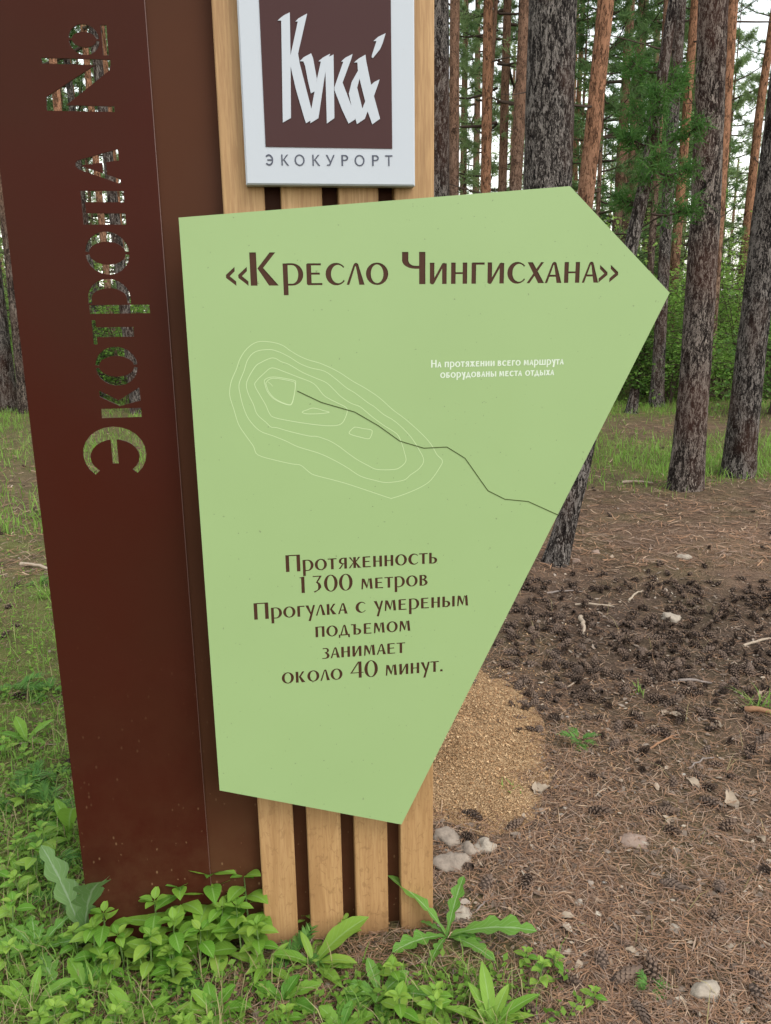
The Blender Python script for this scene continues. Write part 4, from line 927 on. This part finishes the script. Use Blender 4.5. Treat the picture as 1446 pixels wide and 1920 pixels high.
while len(q.f) < 12000:
    x, y = rs.gauss(PX, .36), rs.gauss(PY, .54); hh = heap(x, y)
    if rs.random() > hh+.34: continue
    z = gz(x, y)-.012+.048*hh+.016*min(1, hh*5)*(noise.noise((x*9, y*9, 2))*.6+.9)+.007; z = max(z, gz(x, y)+.004)
    s = rs.uniform(.0016, .004); a = rs.uniform(0, 6.28); e = rs.uniform(.3, .7); t1, t2 = rs.gauss(0, .4), rs.gauss(0, .4)
    vs = []
    for u_, w_ in ((-1, -1), (1, -1), (1, 1), (-1, 1)):
        u2, w2 = u_*s, w_*s*e; vs.append((x+u2*math.cos(a)-w2*math.sin(a), y+u2*math.sin(a)+w2*math.cos(a), z+u2*t1+w2*t2))
    q.add(vs, [(0, 1, 2, 3)])
tag(q.build('wood_chips', M['chips'], pile), kind='stuff')

# ------------------------------------------------------------------ stones, sticks, dry leaves
M['stone'] = m_plain('pale_stone', (.31, .26, .205), .9, .1, .45, 45, .8, .006)
M['stone_warm'] = m_plain('warm_stone', (.25, .18, .14), .9, .1, .45, 45, .8, .006)
M['stone_grey'] = m_plain('grey_stone', (.26, .21, .165), .9, .08, .5, 50, .9, .006)
def stone(px, py, wpx, label, mat='stone', hgt=.5, seed=0):
    p = gp(px, py); d = math.hypot(p.x, p.y, CAM_H); s = wpx/F_PX*d/2; rs = random.Random(seed); V = []; Fc = []; nn, mm = 22, 12
    ph = [rs.uniform(0, 9) for _ in range(3)]
    for i in range(mm+1):
        t = math.pi*i/mm
        for k_ in range(nn):
            a = 6.28*k_/nn; dx, dy, dz = math.sin(t)*math.cos(a), math.sin(t)*math.sin(a), math.cos(t)
            r = s*(1+.55*noise.noise((dx*1.2+ph[0], dy*1.2+ph[1], dz*1.2))+.28*abs(noise.noise((dx*2.6+ph[2], dy*2.6, dz*2.6)))-.1)*(1+.10*noise.noise((dx*6+ph[2], dy*6, dz*6)))
            V.append((r*dx, r*dy*.85, max(-.3*s, r*dz*hgt)))
    for i in range(mm):
        for k_ in range(nn): Fc.append((i*nn+k_, (i+1)*nn+k_, (i+1)*nn+(k_+1) % nn, i*nn+(k_+1) % nn))
    q = MB(); q.add(V, Fc); o = q.build('stone', M[mat], None, True); o.location = (p.x, p.y, p.z+s*hgt*.12); tag(o, label, 'stone')
stone(1323, 1864, 46, 'whitish rounded stone near the bottom right corner', 'stone', .75, 1)
stone(1284, 1046, 27, 'flat pale stone far back on the bare red soil', 'stone', .4, 2)
stone(1259, 1159, 36, 'pale angular stone at the back of the cone carpet', 'stone', .5, 3)
stone(840, 1577, 52, 'pale lumpy rock right against the slats', 'stone_grey', .6, 4)
stone(880, 1598, 40, 'middle grey rock of the group by the slats', 'stone_grey', .6, 5)
stone(908, 1590, 38, 'rounded speckled rock at the right of the group by the slats', 'stone', .7, 6)
stone(850, 1620, 62, 'broad flaky pale rock in front of the group by the slats', 'stone_grey', .4, 7)
stone(864, 1716, 40, 'white rock hidden behind the dandelion-like leaves', 'stone', .5, 8)
stone(1188, 1580, 46, 'flat pinkish stone in the middle of the needle carpet', 'stone_warm', .35, 9)
stone(1205, 1585, 20, 'small pale stone touching the flat pinkish one', 'stone', .5, 10)
stone(1085, 1694, 18, 'small pale pebble left of the middle of the needle carpet', 'stone', .6, 11)
stone(1265, 1743, 18, 'small beige pebble above the whitish rounded stone', 'stone', .6, 12)
stone(1117, 1034, 16, 'upper of two small warm stones by the foot of the leaning pine', 'stone_warm', .6, 13)
stone(1081, 1047, 17, 'lower of two small warm stones by the foot of the leaning pine', 'stone_warm', .5, 14)
M['stick_grey'] = m_plain('grey_stick', (.23, .19, .165), .9, .1, .35, 60, .4, .003)
M['stick_pale'] = m_plain('pale_stick', (.34, .27, .20), .85, .1, .25, 60, .4, .003)
M['stick_dark'] = m_plain('dark_stick', (.085, .06, .045), .9, .1, .35, 60, .4, .003)
M['stick_red'] = m_plain('orange_bark', (.27, .145, .08), .85, .1, .35, 40, .5, .003)
def stick(x0, y0, x1, y1, wpx, label, mat, seed, name='stick', lift=.01, fork=False):
    a, b = gp(x0, y0), gp(x1, y1); d = math.hypot(a.x, a.y, CAM_H); r = wpx*.8/2/F_PX*d; rs = random.Random(seed); pts = []; L = (b-a).length
    for i in range(9):
        t = i/8; p = a.lerp(b, t); pts.append(p+Vector((rs.gauss(0, .018)*L, rs.gauss(0, .018)*L, r*.8+lift*math.sin(t*3.1))))
    q = MB(); q.tube(pts, [r*(1-.45*i/8)*rs.uniform(.85, 1.15) for i in range(9)], 7)
    if fork: e = pts[5]+(b-a).cross(Vector((0, 0, 1))).normalized()*L*.25+(b-a)*.12; q.tube([pts[5], pts[5].lerp(e, .5), e+Vector((0, 0, .01))], [r*.6, r*.5, r*.25], 6)
    tag(q.build(name, M[mat], None, True), label, 'stick')
stick(815, 1439, 887, 1441, 8, 'short grey stick lying beside the slats on the sawdust', 'stick_grey', 1)
stick(1176, 1131, 1204, 1112, 6, 'small pale twig pointing up at the back of the cone carpet', 'stick_pale', 2)
stick(1089, 1164, 1095, 1200, 11, 'stubby pale wood piece standing end-on among the cones', 'stick_pale', 3)
stick(1394, 1212, 1450, 1195, 7, 'pale stick entering from the right edge by the cones', 'stick_pale', 4)
stick(1064, 1288, 1103, 1275, 4, 'thin pale twig at the front of the cone carpet', 'stick_pale', 5)
stick(1258, 1283, 1334, 1289, 8, 'thick grey stick at the right front of the cone carpet', 'stick_grey', 6)
stick(1219, 1403, 1276, 1377, 5, 'bent reddish twig on the needles below the cones', 'stick_red', 7, fork=True)
stick(1362, 1607, 1412, 1652, 5, 'dark straight twig in the lower right needles', 'stick_dark', 8)
stick(1167, 903, 1224, 905, 6, 'pale stick left of the sturdy trunk foot', 'stick_pale', 9)
stick(42, 1063, 95, 1073, 9, 'pale branch in the grass left of the stele', 'stick_pale', 10)
stick(1027, 1115, 1090, 1112, 5, 'brown stick at the upper left of the cone carpet', 'stick_grey', 11)
stick(1080, 1142, 1150, 1146, 6, 'long greyish stick inside the cone carpet', 'stick_pale', 12)
stick(1398, 1338, 1455, 1350, 13, 'orange slab of pine bark at the right edge', 'stick_red', 13, 'bark_slab')
stick(950, 1438, 985, 1425, 4, 'dark forked twig right of the sawdust', 'stick_dark', 14, fork=True)
stick(892, 1712, 917, 1690, 4, 'curled grey twig just behind the broad dandelion-like leaves', 'stick_grey', 15)
stick(1115, 1500, 1142, 1478, 4, 'light thin twig in the middle needles', 'stick_pale', 16)
stick(40, 1478, 140, 1505, 4, 'dry straw-coloured stalk in the weeds left of the stele', 'stick_pale', 17)
stick(0, 1395, 110, 1392, 3, 'long pale straw lying across the left weeds', 'stick_pale', 18)
stick(960, 1752, 1010, 1790, 4, 'dark twig behind the spread leaves at the bottom', 'stick_dark', 19)
stick(1290, 1440, 1340, 1420, 4, 'grey twig between needles right of centre', 'stick_grey', 20)
M['dry_leaf'] = m_plain('dry_leaf', (.30, .235, .17), .8, .1, .25, 40, .2, .002)
def dry_leaf(px, py, wpx, label, seed):
    p = gp(px, py); d = math.hypot(p.x, p.y, CAM_H); s = wpx/F_PX*d/2; rs = random.Random(seed); a = rs.uniform(0, 6.28); q = MB(); V = []; n_ = 9
    for i in range(n_):
        t = i/(n_-1); w_ = .55*math.sin(math.pi*(.06+.9*t))**.8*s*rs.uniform(.8, 1.15); u = (t-.5)*2*s
        for c_ in (-1, 0, 1): V.append((u*math.cos(a)-w_*c_*math.sin(a), u*math.sin(a)+w_*c_*math.cos(a), .008+.5*s*abs(c_)*rs.uniform(.3, .7)+.25*s*math.sin(t*5+seed)))
    q.add(V, [(i*3+k_, i*3+k_+1, i*3+k_+4, i*3+k_+3) for i in range(n_-1) for k_ in range(2)])
    o = q.build('dry_leaf', M['dry_leaf'], None, True); o.location = p; tag(o, label, 'dry leaf')
for i, (x, y, w_, lb) in enumerate(((1372, 1508, 40, 'pale curled dry leaf near the right edge'), (1008, 1487, 34, 'pale dry leaf right of the sawdust heap'), (1024, 1483, 26, 'second dry leaf overlapping a pale one right of the sawdust'), (1300, 1472, 30, 'light dry leaf in the right middle needles'), (1258, 1345, 42, 'wide pale dry leaf below the cones'), (1347, 1368, 26, 'small pale dry leaf below the right end of the cones'),
        (1255, 1545, 24, 'pale crumpled leaf beside the two-tone cone'), (1196, 1340, 24, 'small dry leaf at the front of the cone carpet'), (1185, 1790, 22, 'small pale leaf shred right of the bottom cones'), (1062, 1725, 26, 'whitish torn leaf shred in the lower needles'), (1425, 1575, 26, 'tan dry leaf low at the right edge'), (1322, 1905, 30, 'pale leaf shred below the whitish stone'), (50, 1470, 34, 'tan dry leaf in the weeds at the left edge'))): dry_leaf(x, y, w_, lb, i+3)

# ------------------------------------------------------------------ weeds
M['weed'] = m_leaf('weed_leaf', (.095, .25, .026), (.26, .43, .055), (.30, .48, .14), .40, .5, .22)
M['weed_young'] = m_leaf('young_weed_leaf', (.13, .31, .030), (.33, .48, .075), (.34, .52, .16), .44, .5, .22)
M['rosette'] = m_leaf('rosette_leaf', (.12, .275, .036), (.18, .345, .058), (.36, .50, .24), .38, .5, .22)
M['grey_leaf'] = m_leaf('greyish_leaf', (.13, .24, .075), (.19, .31, .10), (.33, .42, .26), .25, .6, .2)
M['feather'] = m_leaf('feathery_leaf', (.07, .18, .035), (.13, .26, .05), None, .35, .55, .2)
M['grass'] = m_leaf('grass_blade', (.11, .235, .025), (.24, .38, .075), None, .4, .5, .2)
M['grass_bright'] = m_leaf('grass_bright', (.13, .27, .03), (.25, .40, .08), None, .45, .5, .2)
M['grass_dry'] = m_leaf('dry_grass', (.26, .22, .10), (.40, .34, .18), None, .3, .7, .1)
M['stem_g'] = m_plain('green_stem', (.13, .20, .06), .6, .2, .3, 30, 0)
M['stem_r'] = m_plain('reddish_stem', (.17, .09, .06), .6, .2, .3, 30, 0)
M['moss'] = m_leaf('ground_cover', (.09, .20, .02), (.22, .34, .06), None, .4, .6, .15)
def leaf(q, base, az, el, L, W, droop, kind, rs, seg=10, fold=.28, twist=0.0):
    """one blade that leaves base at azimuth az and elevation el and bends down by droop (radians) along its length"""
    if kind in ('toothed', 'lobed'): seg = 18
    p = Vector(base); V = []; UV = []; side = Vector((-math.sin(az), math.cos(az), 0))
    wob = rs.uniform(0, 6)
    for i in range(seg+1):
        t = i/seg; e = el-droop*t; d = Vector((math.cos(az)*math.cos(e), math.sin(az)*math.cos(e), math.sin(e)))
        if i: p = p+d*(L/seg)
        up = side.cross(d)*-1; up = d.cross(side)*1.0
        if up.z < 0: up = -up
        if kind == 'ovate': w_ = math.sin(math.pi*min(1, max(0, (t-.16)/.84))**.72)**.9 if t > .16 else .05
        elif kind == 'lance': w_ = (.10+.90*math.sin(math.pi*min(1, t**1.25*.97+.03))) if t < 1 else .0
        elif kind == 'linear': w_ = (1-t**2.2)*min(1, .5+t*3)
        elif kind == 'toothed': w_ = (.12+.88*math.sin(math.pi*min(1, t**1.35)))*(1+.10*math.sin(t*44+wob)) if t < 1 else 0
        else:
            w_ = (.14+.86*math.sin(math.pi*min(1, t**1.5*.95+.02)))*(.36+.80*abs(math.sin(t*15+wob*.1))**.8) if t < 1 else .02
        w_ = max(.03, w_)*W/2; rip = .10*w_*math.sin(t*17+wob) if kind in ('toothed', 'lobed', 'lance') else 0
        sd = (side*math.cos(twist*t)+up*math.sin(twist*t))
        lf = up*(fold*w_)
        V += [p+sd*w_+lf+up*rip, p+sd*w_*.5+lf*.4, p, p-sd*w_*.5+lf*.4, p-sd*w_+lf-up*rip]; UV += [(t, 0), (t, .25), (t, .5), (t, .75), (t, 1.0)]
    F_ = [(i*5+k_, i*5+k_+1, (i+1)*5+k_+1, (i+1)*5+k_) for i in range(seg) for k_ in range(4)]
    q.add(V, F_, UV)
def az_to(px0, py0, px1, py1):
    a, b = gp(px0, py0), gp(px1, py1); return math.atan2(b.y-a.y, b.x-a.x), (b-a).length
# broad-leaved upright weed
def broad(seed, H, ll, mat='weed'):
    rs = random.Random(seed); f = MB(); st = MB(); top = Vector((rs.uniform(-.15, .15)*H, rs.uniform(-.15, .15)*H, H)); pts = [Vector((0, 0, -.02)), top*.35, top*.7, top]
    st.tube(pts, [.0028, .0024, .002, .0012], 5); n_ = max(4, int(H/.024))
    for i in range(n_):
        t = (i+1)/n_; p = top*t; L = ll*(.45+.75*math.sin(math.pi*(.25+.62*t)))*rs.uniform(.8, 1.2)
        for sgn in (0, math.pi):
            if rs.random() < .12: continue
            a = i*1.57+sgn+rs.uniform(-.4, .4); leaf(f, p, a, rs.uniform(.15, .75), L, L*.56, rs.uniform(.4, 1.0), 'ovate', rs, 8, .22)
    for i in range(4): leaf(f, top, i*1.57+rs.uniform(-.3, .3), rs.uniform(.5, .9), ll*.5, ll*.28, .5, 'ovate', rs, 7, .25)
    return f.mesh('foliage', M[mat], True), st.mesh('stem', M['stem_g'], True)
BROAD = [broad(100+i, (.10, .14, .17, .075, .05, .12)[i], (.060, .066, .070, .042, .032, .054)[i], 'weed' if i in (1, 2) else 'weed_young') for i in range(6)]
def put_broad(px, py, v_, s, rz, label, group):
    p = gp(px, py); r = empty('leafy_weed', p, rz); tag(r, label, 'weed', group)
    for nm, me in zip(('foliage', 'stem'), BROAD[v_]): o = link(nm, me, r); o.scale = (s, s, s)
BW = [(300, 1790, 1, 1.15), (262, 1765, 0, 1.0), (345, 1765, 2, 1.0), (390, 1760, 2, 1.1), (430, 1760, 1, 1.1), (470, 1770, 2, 1.05), (330, 1815, 1, 1.0), (415, 1800, 5, 1.1), (375, 1820, 0, 1.15), (455, 1800, 1, 1.0), (490, 1800, 5, .9), (285, 1830, 5, 1.0)]
for i, (x, y, v_, s_) in enumerate(BW): put_broad(x, y, v_, s_, i*1.1, 'bright green broad-leaved weed in the clump at the foot of the brown panel', 'broad-leaved weeds at the foot of the stele')
for i, (x, y, v_) in enumerate(((205, 1800, 1), (235, 1815, 0), (180, 1830, 5), (150, 1800, 3), (25, 1760, 0), (215, 1840, 3))): put_broad(x, y, v_, 1.0, i*.9, 'light green weed at the lower left corner of the brown panel', 'weeds at the lower left corner of the stele')
rs = random.Random(41)
for i in range(54):
    x, y = rs.uniform(0, 860), rs.uniform(1815, 1955)
    if x > 540 and y < 1860 or any(math.hypot(x-a, y-b) < 62 for a, b in ((400, 1880), (530, 1860), (160, 1835), (60, 1880), (255, 1890), (640, 1905), (70, 1790), (205, 1775), (712, 1872), (500, 1820), (922, 1900))): continue
    put_broad(x, y, rs.choice((3, 3, 4, 4, 3, 0)), rs.uniform(.75, 1.15), rs.uniform(0, 6.28), 'small light green weed in the low carpet along the bottom edge', 'small weeds in the foreground carpet')
for i in range(48):
    x, y = rs.uniform(-20, 150), rs.uniform(1130, 1720)
    if x > 30+ (y-1200)*.16: continue
    put_broad(x, y, rs.choice((3, 4, 4, 0)), rs.uniform(.7, 1.1), rs.uniform(0, 6.28), 'small green weed in the patch left of the brown panel', 'small weeds left of the stele')
for x, y, v_, s_, lb in ((738, 1850, 3, .9, 'lone seedling with three pale leaves in front of the right-hand slat'), (1040, 1815, 4, .9, 'yellowish seedling at the edge of the needles near the bottom'), (1010, 1850, 3, .8, 'yellow-green seedling beside the bottom rosette'), (985, 1805, 4, .8, 'tiny yellowish seedling under the toothed spreading leaf'), (655, 1760, 3, .7, 'small round-leaved sprig growing between the slats'), (575, 1748, 4, .9, 'small dark sprig squeezed against the second slat'), (1110, 1880, 4, .8, 'pale seedling near the bottom right cones')): put_broad(x, y, v_, s_, x*.1, lb, None)
# rosettes whose leaves go where the photograph shows them: (tip px, py, elevation, width ratio)
def rosette(px, py, leaves, kind, mat, label, seed, extra=0, name='rosette_weed', size=.12, wr=.27, stemmat=None):
    rs = random.Random(seed); b = gp(px, py); q = MB()
    for (tx, ty, el) in leaves:
        # tip on the ray through (tx, ty) at the horizontal distance the elevation asks for
        r = ray(tx, ty); best = None
        for kk in range(60):
            yy = b.y-.22+kk*.0075; P = np.array([0, 0, CAM_H])+r*(yy/r[1]); dz = P[2]-b.z; hd = math.hypot(P[0]-b.x, P[1]-b.y)
            if dz < -.03: continue
            e = math.atan2(dz, hd); sc = abs(e-el*.8)
            if best is None or sc < best[0]: best = (sc, P, hd, dz)
        if best is None: continue
        P = best[1]; a = math.atan2(P[1]-b.y, P[0]-b.x); L = math.dist(P, b)*1.05; e = math.atan2(P[2]-b.z, best[2])
        leaf(q, (0, 0, .004), a, e+.30, L, max(.016, min(.072, L*wr*.95*rs.uniform(.85, 1.1))), .62, kind, rs, twist=rs.uniform(-.25, .25))
    for i in range(extra):
        L = size*rs.uniform(.5, 1.0); leaf(q, (0, 0, .004), rs.uniform(0, 6.28), rs.uniform(.3, 1.1), L, L*wr*.8*rs.uniform(.9, 1.2), rs.uniform(.6, 1.2), kind, rs)
    o = q.build(name, M[mat], None, True); o.location = b; tag(o, label, 'weed'); return o
rosette(838, 1758, [(733, 1646, .95), (868, 1648, 1.0), (1000, 1745, .35), (806, 1808, .15), (740, 1784, .3), (925, 1800, .2), (898, 1770, .25)], 'lobed', 'rosette', 'big toothed rosette weed spreading right of the last slat', 1, 2, wr=.26)
rosette(588, 1812, [(686, 1722, .75), (565, 1750, .9), (512, 1790, .4), (660, 1815, .3), (640, 1850, .2)], 'lance', 'weed_young', 'rosette with one broad pale leaf leaning across the second slat', 2, 3, wr=.30)
rosette(500, 1820, [(450, 1745, .8), (430, 1790, .4), (470, 1850, .2), (540, 1770, .7), (545, 1840, .2)], 'lance', 'weed_young', 'long-leaved rosette left of the slats beside the leafy clump', 3, 3, wr=.27)
rosette(712, 1872, [(690, 1800, .7), (655, 1845, .4), (765, 1825, .5), (800, 1868, .3), (760, 1905, .2), (668, 1900, .2), (720, 1925, .2)], 'toothed', 'rosette', 'flat many-leaved rosette below the third slat', 4, 6, size=.10, wr=.38)
rosette(922, 1928, [(905, 1808, .95), (952, 1850, .8), (1008, 1866, .5), (835, 1890, .4), (880, 1846, .8), (1000, 1905, .3)], 'lance', 'weed_young', 'bright rosette with upright leaves at the bottom edge right of the slats', 5, 2, wr=.26)
rosette(160, 1772, [(82, 1592, 1.1), (112, 1640, 1.0), (252, 1628, 1.05), (190, 1650, 1.15), (210, 1716, .6), (285, 1710, .4), (240, 1760, .2)], 'lobed', 'grey_leaf', 'greyish lobed thistle-like weed at the lower left corner of the brown panel', 6, 2, wr=.23)
rosette(205, 1775, [(225, 1695, .95), (300, 1722, .5), (275, 1760, .3), (150, 1790, .3)], 'lance', 'weed', 'short broad-leaved rosette in front of the greyish lobed weed', 7, 3, wr=.36)
rosette(70, 1790, [(20, 1735, .6), (130, 1720, .7), (-10, 1770, .3), (150, 1765, .4), (60, 1720, .8), (0, 1815, .2), (100, 1840, .2)], 'lobed', 'rosette', 'pale lobed rosette at the lower left edge', 8, 4, wr=.36)
rosette(255, 1925, [(318, 1870, .5), (205, 1860, .7), (300, 1905, .3)], 'lance', 'weed', 'dark long-leaved rosette cut by the bottom edge at the left', 9, 3, wr=.30)
rosette(60, 1900, [(20, 1840, .7), (75, 1815, .9), (110, 1860, .5), (0, 1880, .4)], 'lance', 'weed', 'upright long-leaved weed in the bottom left corner', 10, 3, wr=.28)
rosette(130, 1560, [(105, 1500, .9), (140, 1512, 1.0), (75, 1545, .5), (60, 1580, .2)], 'lance', 'weed', 'plantain-like weed against the left edge of the brown panel', 11, 2, wr=.34)
rosette(40, 1650, [(100, 1620, .4), (20, 1610, .7), (75, 1680, .2), (-20, 1640, .4)], 'lance', 'weed', 'plantain-like weed at the left photo edge below the feathery plants', 12, 3, wr=.30)
rosette(50, 1390, [(100, 1350, .6), (30, 1345, .8), (0, 1375, .4), (85, 1395, .2)], 'lance', 'weed', 'small plantain-like weed among grass at the left photo edge', 13, 3, size=.08, wr=.32)
rosette(530, 1880, [(600, 1848, .5), (560, 1830, .8), (480, 1862, .5), (590, 1900, .2)], 'toothed', 'weed', 'toothed little rosette low in the middle of the bottom carpet', 14, 4, size=.08, wr=.42)
rosette(640, 1935, [(600, 1890, .6), (660, 1880, .8), (700, 1905, .4)], 'toothed', 'weed', 'small toothed rosette at the bottom edge below the slats', 15, 4, size=.08, wr=.42)
rosette(400, 1905, [(360, 1860, .7), (440, 1850, .7), (330, 1895, .3), (470, 1890, .3)], 'toothed', 'weed_young', 'bright toothed rosette in the foreground below the leafy clump', 16, 4, size=.08, wr=.46)
rosette(160, 1860, [(130, 1800, .8), (200, 1810, .8), (220, 1850, .3), (90, 1850, .4)], 'toothed', 'weed', 'wide toothed weed left of the bottom long-leaved rosette', 17, 4, size=.09, wr=.44)
# feathery plants
def feathery(px, py, size, label, seed, n=9):
    rs = random.Random(seed); q = MB(); p = gp(px, py)
    for i in range(n):
        a = rs.uniform(0, 6.28); el = rs.uniform(.3, 1.1); L = size*rs.uniform(.6, 1.1); pt = Vector((0, 0, .003)); m_ = 11
        for j in range(1, m_+1):
            t = j/m_; e = el-.8*t; d = Vector((math.cos(a)*math.cos(e), math.sin(a)*math.cos(e), math.sin(e))); pt = pt+d*L/m_
            if t < .2: continue
            w_ = L*.36*math.sin(math.pi*(.12+.84*t))
            for sg in (1, -1): leaf(q, pt, a+sg*rs.uniform(.75, 1.1), e+rs.uniform(.05, .4), w_, w_*.24, .4, 'linear', rs, 3, .2)
        leaf(q, pt, a, el-.8, L*.14, L*.05, .2, 'linear', rs, 3, .2)
    o = q.build('feathery_weed', M['feather'], None, True); o.location = p; tag(o, label, 'weed')
for i, (x, y, s_, lb) in enumerate(((75, 1455, .12, 'upper feathery-leaved plant left of the brown panel'), (25, 1500, .13, 'feathery-leaved plant at the left photo edge'), (90, 1520, .12, 'middle feathery-leaved plant close to the brown panel'), (30, 1300, .13, 'feathery clump high on the left edge in grass'), (95, 1300, .10, 'small feathery plant touching the panel edge, upper left weeds'), (105, 1610, .11, 'lowest feathery plant beside the panel corner'), (120, 1690, .10, 'feathery sprig behind the greyish lobed weed'),
        (1088, 1392, .085, 'fern-like bright sprig alone on the needles right of the sawdust'), (560, 1800, .09, 'feathery sprig in front of the leftmost slat'), (340, 1870, .09, 'feathery leaves low in the bottom carpet'), (1220, 1850, .05, 'tiny feathery sprig near the plump grey cone'), (75, 1100, .10, 'small feathery weed below the pale branch at left'))): feathery(x, y, s_, lb, i+200)
# grass
def grass_tuft(q, p, n, h, rs, w_=.0035):
    for i in range(n):
        L = h*rs.uniform(.5, 1.15); leaf(q, (p[0]+rs.gauss(0, .02), p[1]+rs.gauss(0, .02), p[2]), rs.uniform(0, 6.28), rs.uniform(.8, 1.5), L, w_*rs.uniform(.7, 1.4), rs.uniform(.5, 1.5), 'linear', rs, 4, .2)
def tuft(px, py, n, h, label, seed):
    rs = random.Random(seed); q = MB(); grass_tuft(q, (0, 0, 0), n, h, rs); o = q.build('grass_tuft', M['grass'], None); o.location = gp(px, py); tag(o, label, 'grass tuft')
tuft(964, 1490, 16, .075, 'small bright grass tuft below the sawdust heap', 1)
tuft(1425, 1335, 30, .12, 'grass tuft by the orange bark slab at the right edge', 2)
tuft(85, 1125, 45, .16, 'green grass tuft against the left edge of the brown panel', 3)
tuft(1195, 1305, 14, .06, 'tiny grass tuft at the front of the cone carpet', 4)
tuft(60, 970, 26, .12, 'yellowish grass tuft beside the panel, high on the left', 5)
def thin_blades(name, pts, h, w_, mat, seed):
    rng = np.random.default_rng(seed); P = np.array(pts); n_ = len(P); a = rng.uniform(0, 6.28, n_); el = rng.uniform(.7, 1.5, n_); L = h*rng.uniform(.4, 1.2, n_)
    D = np.stack([np.cos(a)*np.cos(el), np.sin(a)*np.cos(el), np.sin(el)], 1); S = np.stack([-np.sin(a), np.cos(a), np.zeros(n_)], 1)*(w_*rng.uniform(.6, 1.3, n_))[:, None]/2
    H_ = np.stack([np.cos(a), np.sin(a), np.full(n_, -.35)], 1); Mi = P+D*(L*.6)[:, None]; E_ = Mi+(D*.55+H_*rng.uniform(.1, .8, n_)[:, None])*(L*.5)[:, None]
    Vv = np.stack([P-S, P+S, Mi+S*.8, Mi-S*.8, E_], 1).reshape(-1, 3); b = np.arange(n_)[:, None]*5
    F3 = np.concatenate([b+np.array([0, 1, 2]), b+np.array([0, 2, 3]), b+np.array([3, 2, 4])], 0)
    return np_mesh(name, Vv, F3, mat)
ga = lambda x, y: green_amount(x, y)**1.3
def behind(x, y): return ((x-SX)*math.cos(YAW)+(y-SY)*math.sin(YAW) < -.62) or y < SY-.1
near_pts = scatter(9500, 51, lambda x, y: ga(x, y)*(1 if x < -.55 else .42) if y < 4.5 and behind(x, y) else 0, 1.05, 4.5, 1.4)
tag(link('grass', thin_blades('grass', near_pts, .085, .0028, M['grass'], 1)), 'thin green grass among the weeds left of the stele and in front', 'grass', kind='stuff')
far_pts = scatter(46000, 52, lambda x, y: ga(x, y) if y > 5.5 else 0, 5.5, 20, 1.05)
tag(link('grass', thin_blades('grass', far_pts, .13, .0065, M['grass_bright'], 2)), 'patchy bright grass between the pine trunks', 'grass', kind='stuff')
tag(link('dry_grass', thin_blades('dry_grass', scatter(3600, 53, lambda x, y: (ga(x, y)+.04) if behind(x, y) or x > .5 else 0, 1.05, 9, 1.4), .10, .0022, M['grass_dry'], 3)), 'straw-coloured dry grass stalks in the weeds', 'grass', kind='stuff')
rng = np.random.default_rng(61); P = np.array(scatter(21000, 62, lambda x, y: ga(x, y) if behind(x, y) and y < 6 else 0, 1.05, 6, 1.6)); n_ = len(P)
P[:, 2] += rng.uniform(.004, .035, n_); D = rng.normal(size=(n_, 3))*np.array([1, 1, .35]); D /= np.linalg.norm(D, axis=1)[:, None]; S = np.cross(D, rng.normal(size=(n_, 3))*.4+np.array([0, 0, 1])); S /= np.linalg.norm(S, axis=1)[:, None]
L = rng.uniform(.008, .024, n_)[:, None]; Vv = np.stack([P, P+D*L*.45+S*L*.3, P+D*L, P+D*L*.45-S*L*.3], 1).reshape(-1, 3)
tag(link('ground_cover', np_mesh('ground_cover', Vv, np.arange(len(Vv)).reshape(-1, 4), M['moss'])), 'low green ground cover of tiny leaves under the weeds', 'ground cover', kind='stuff')
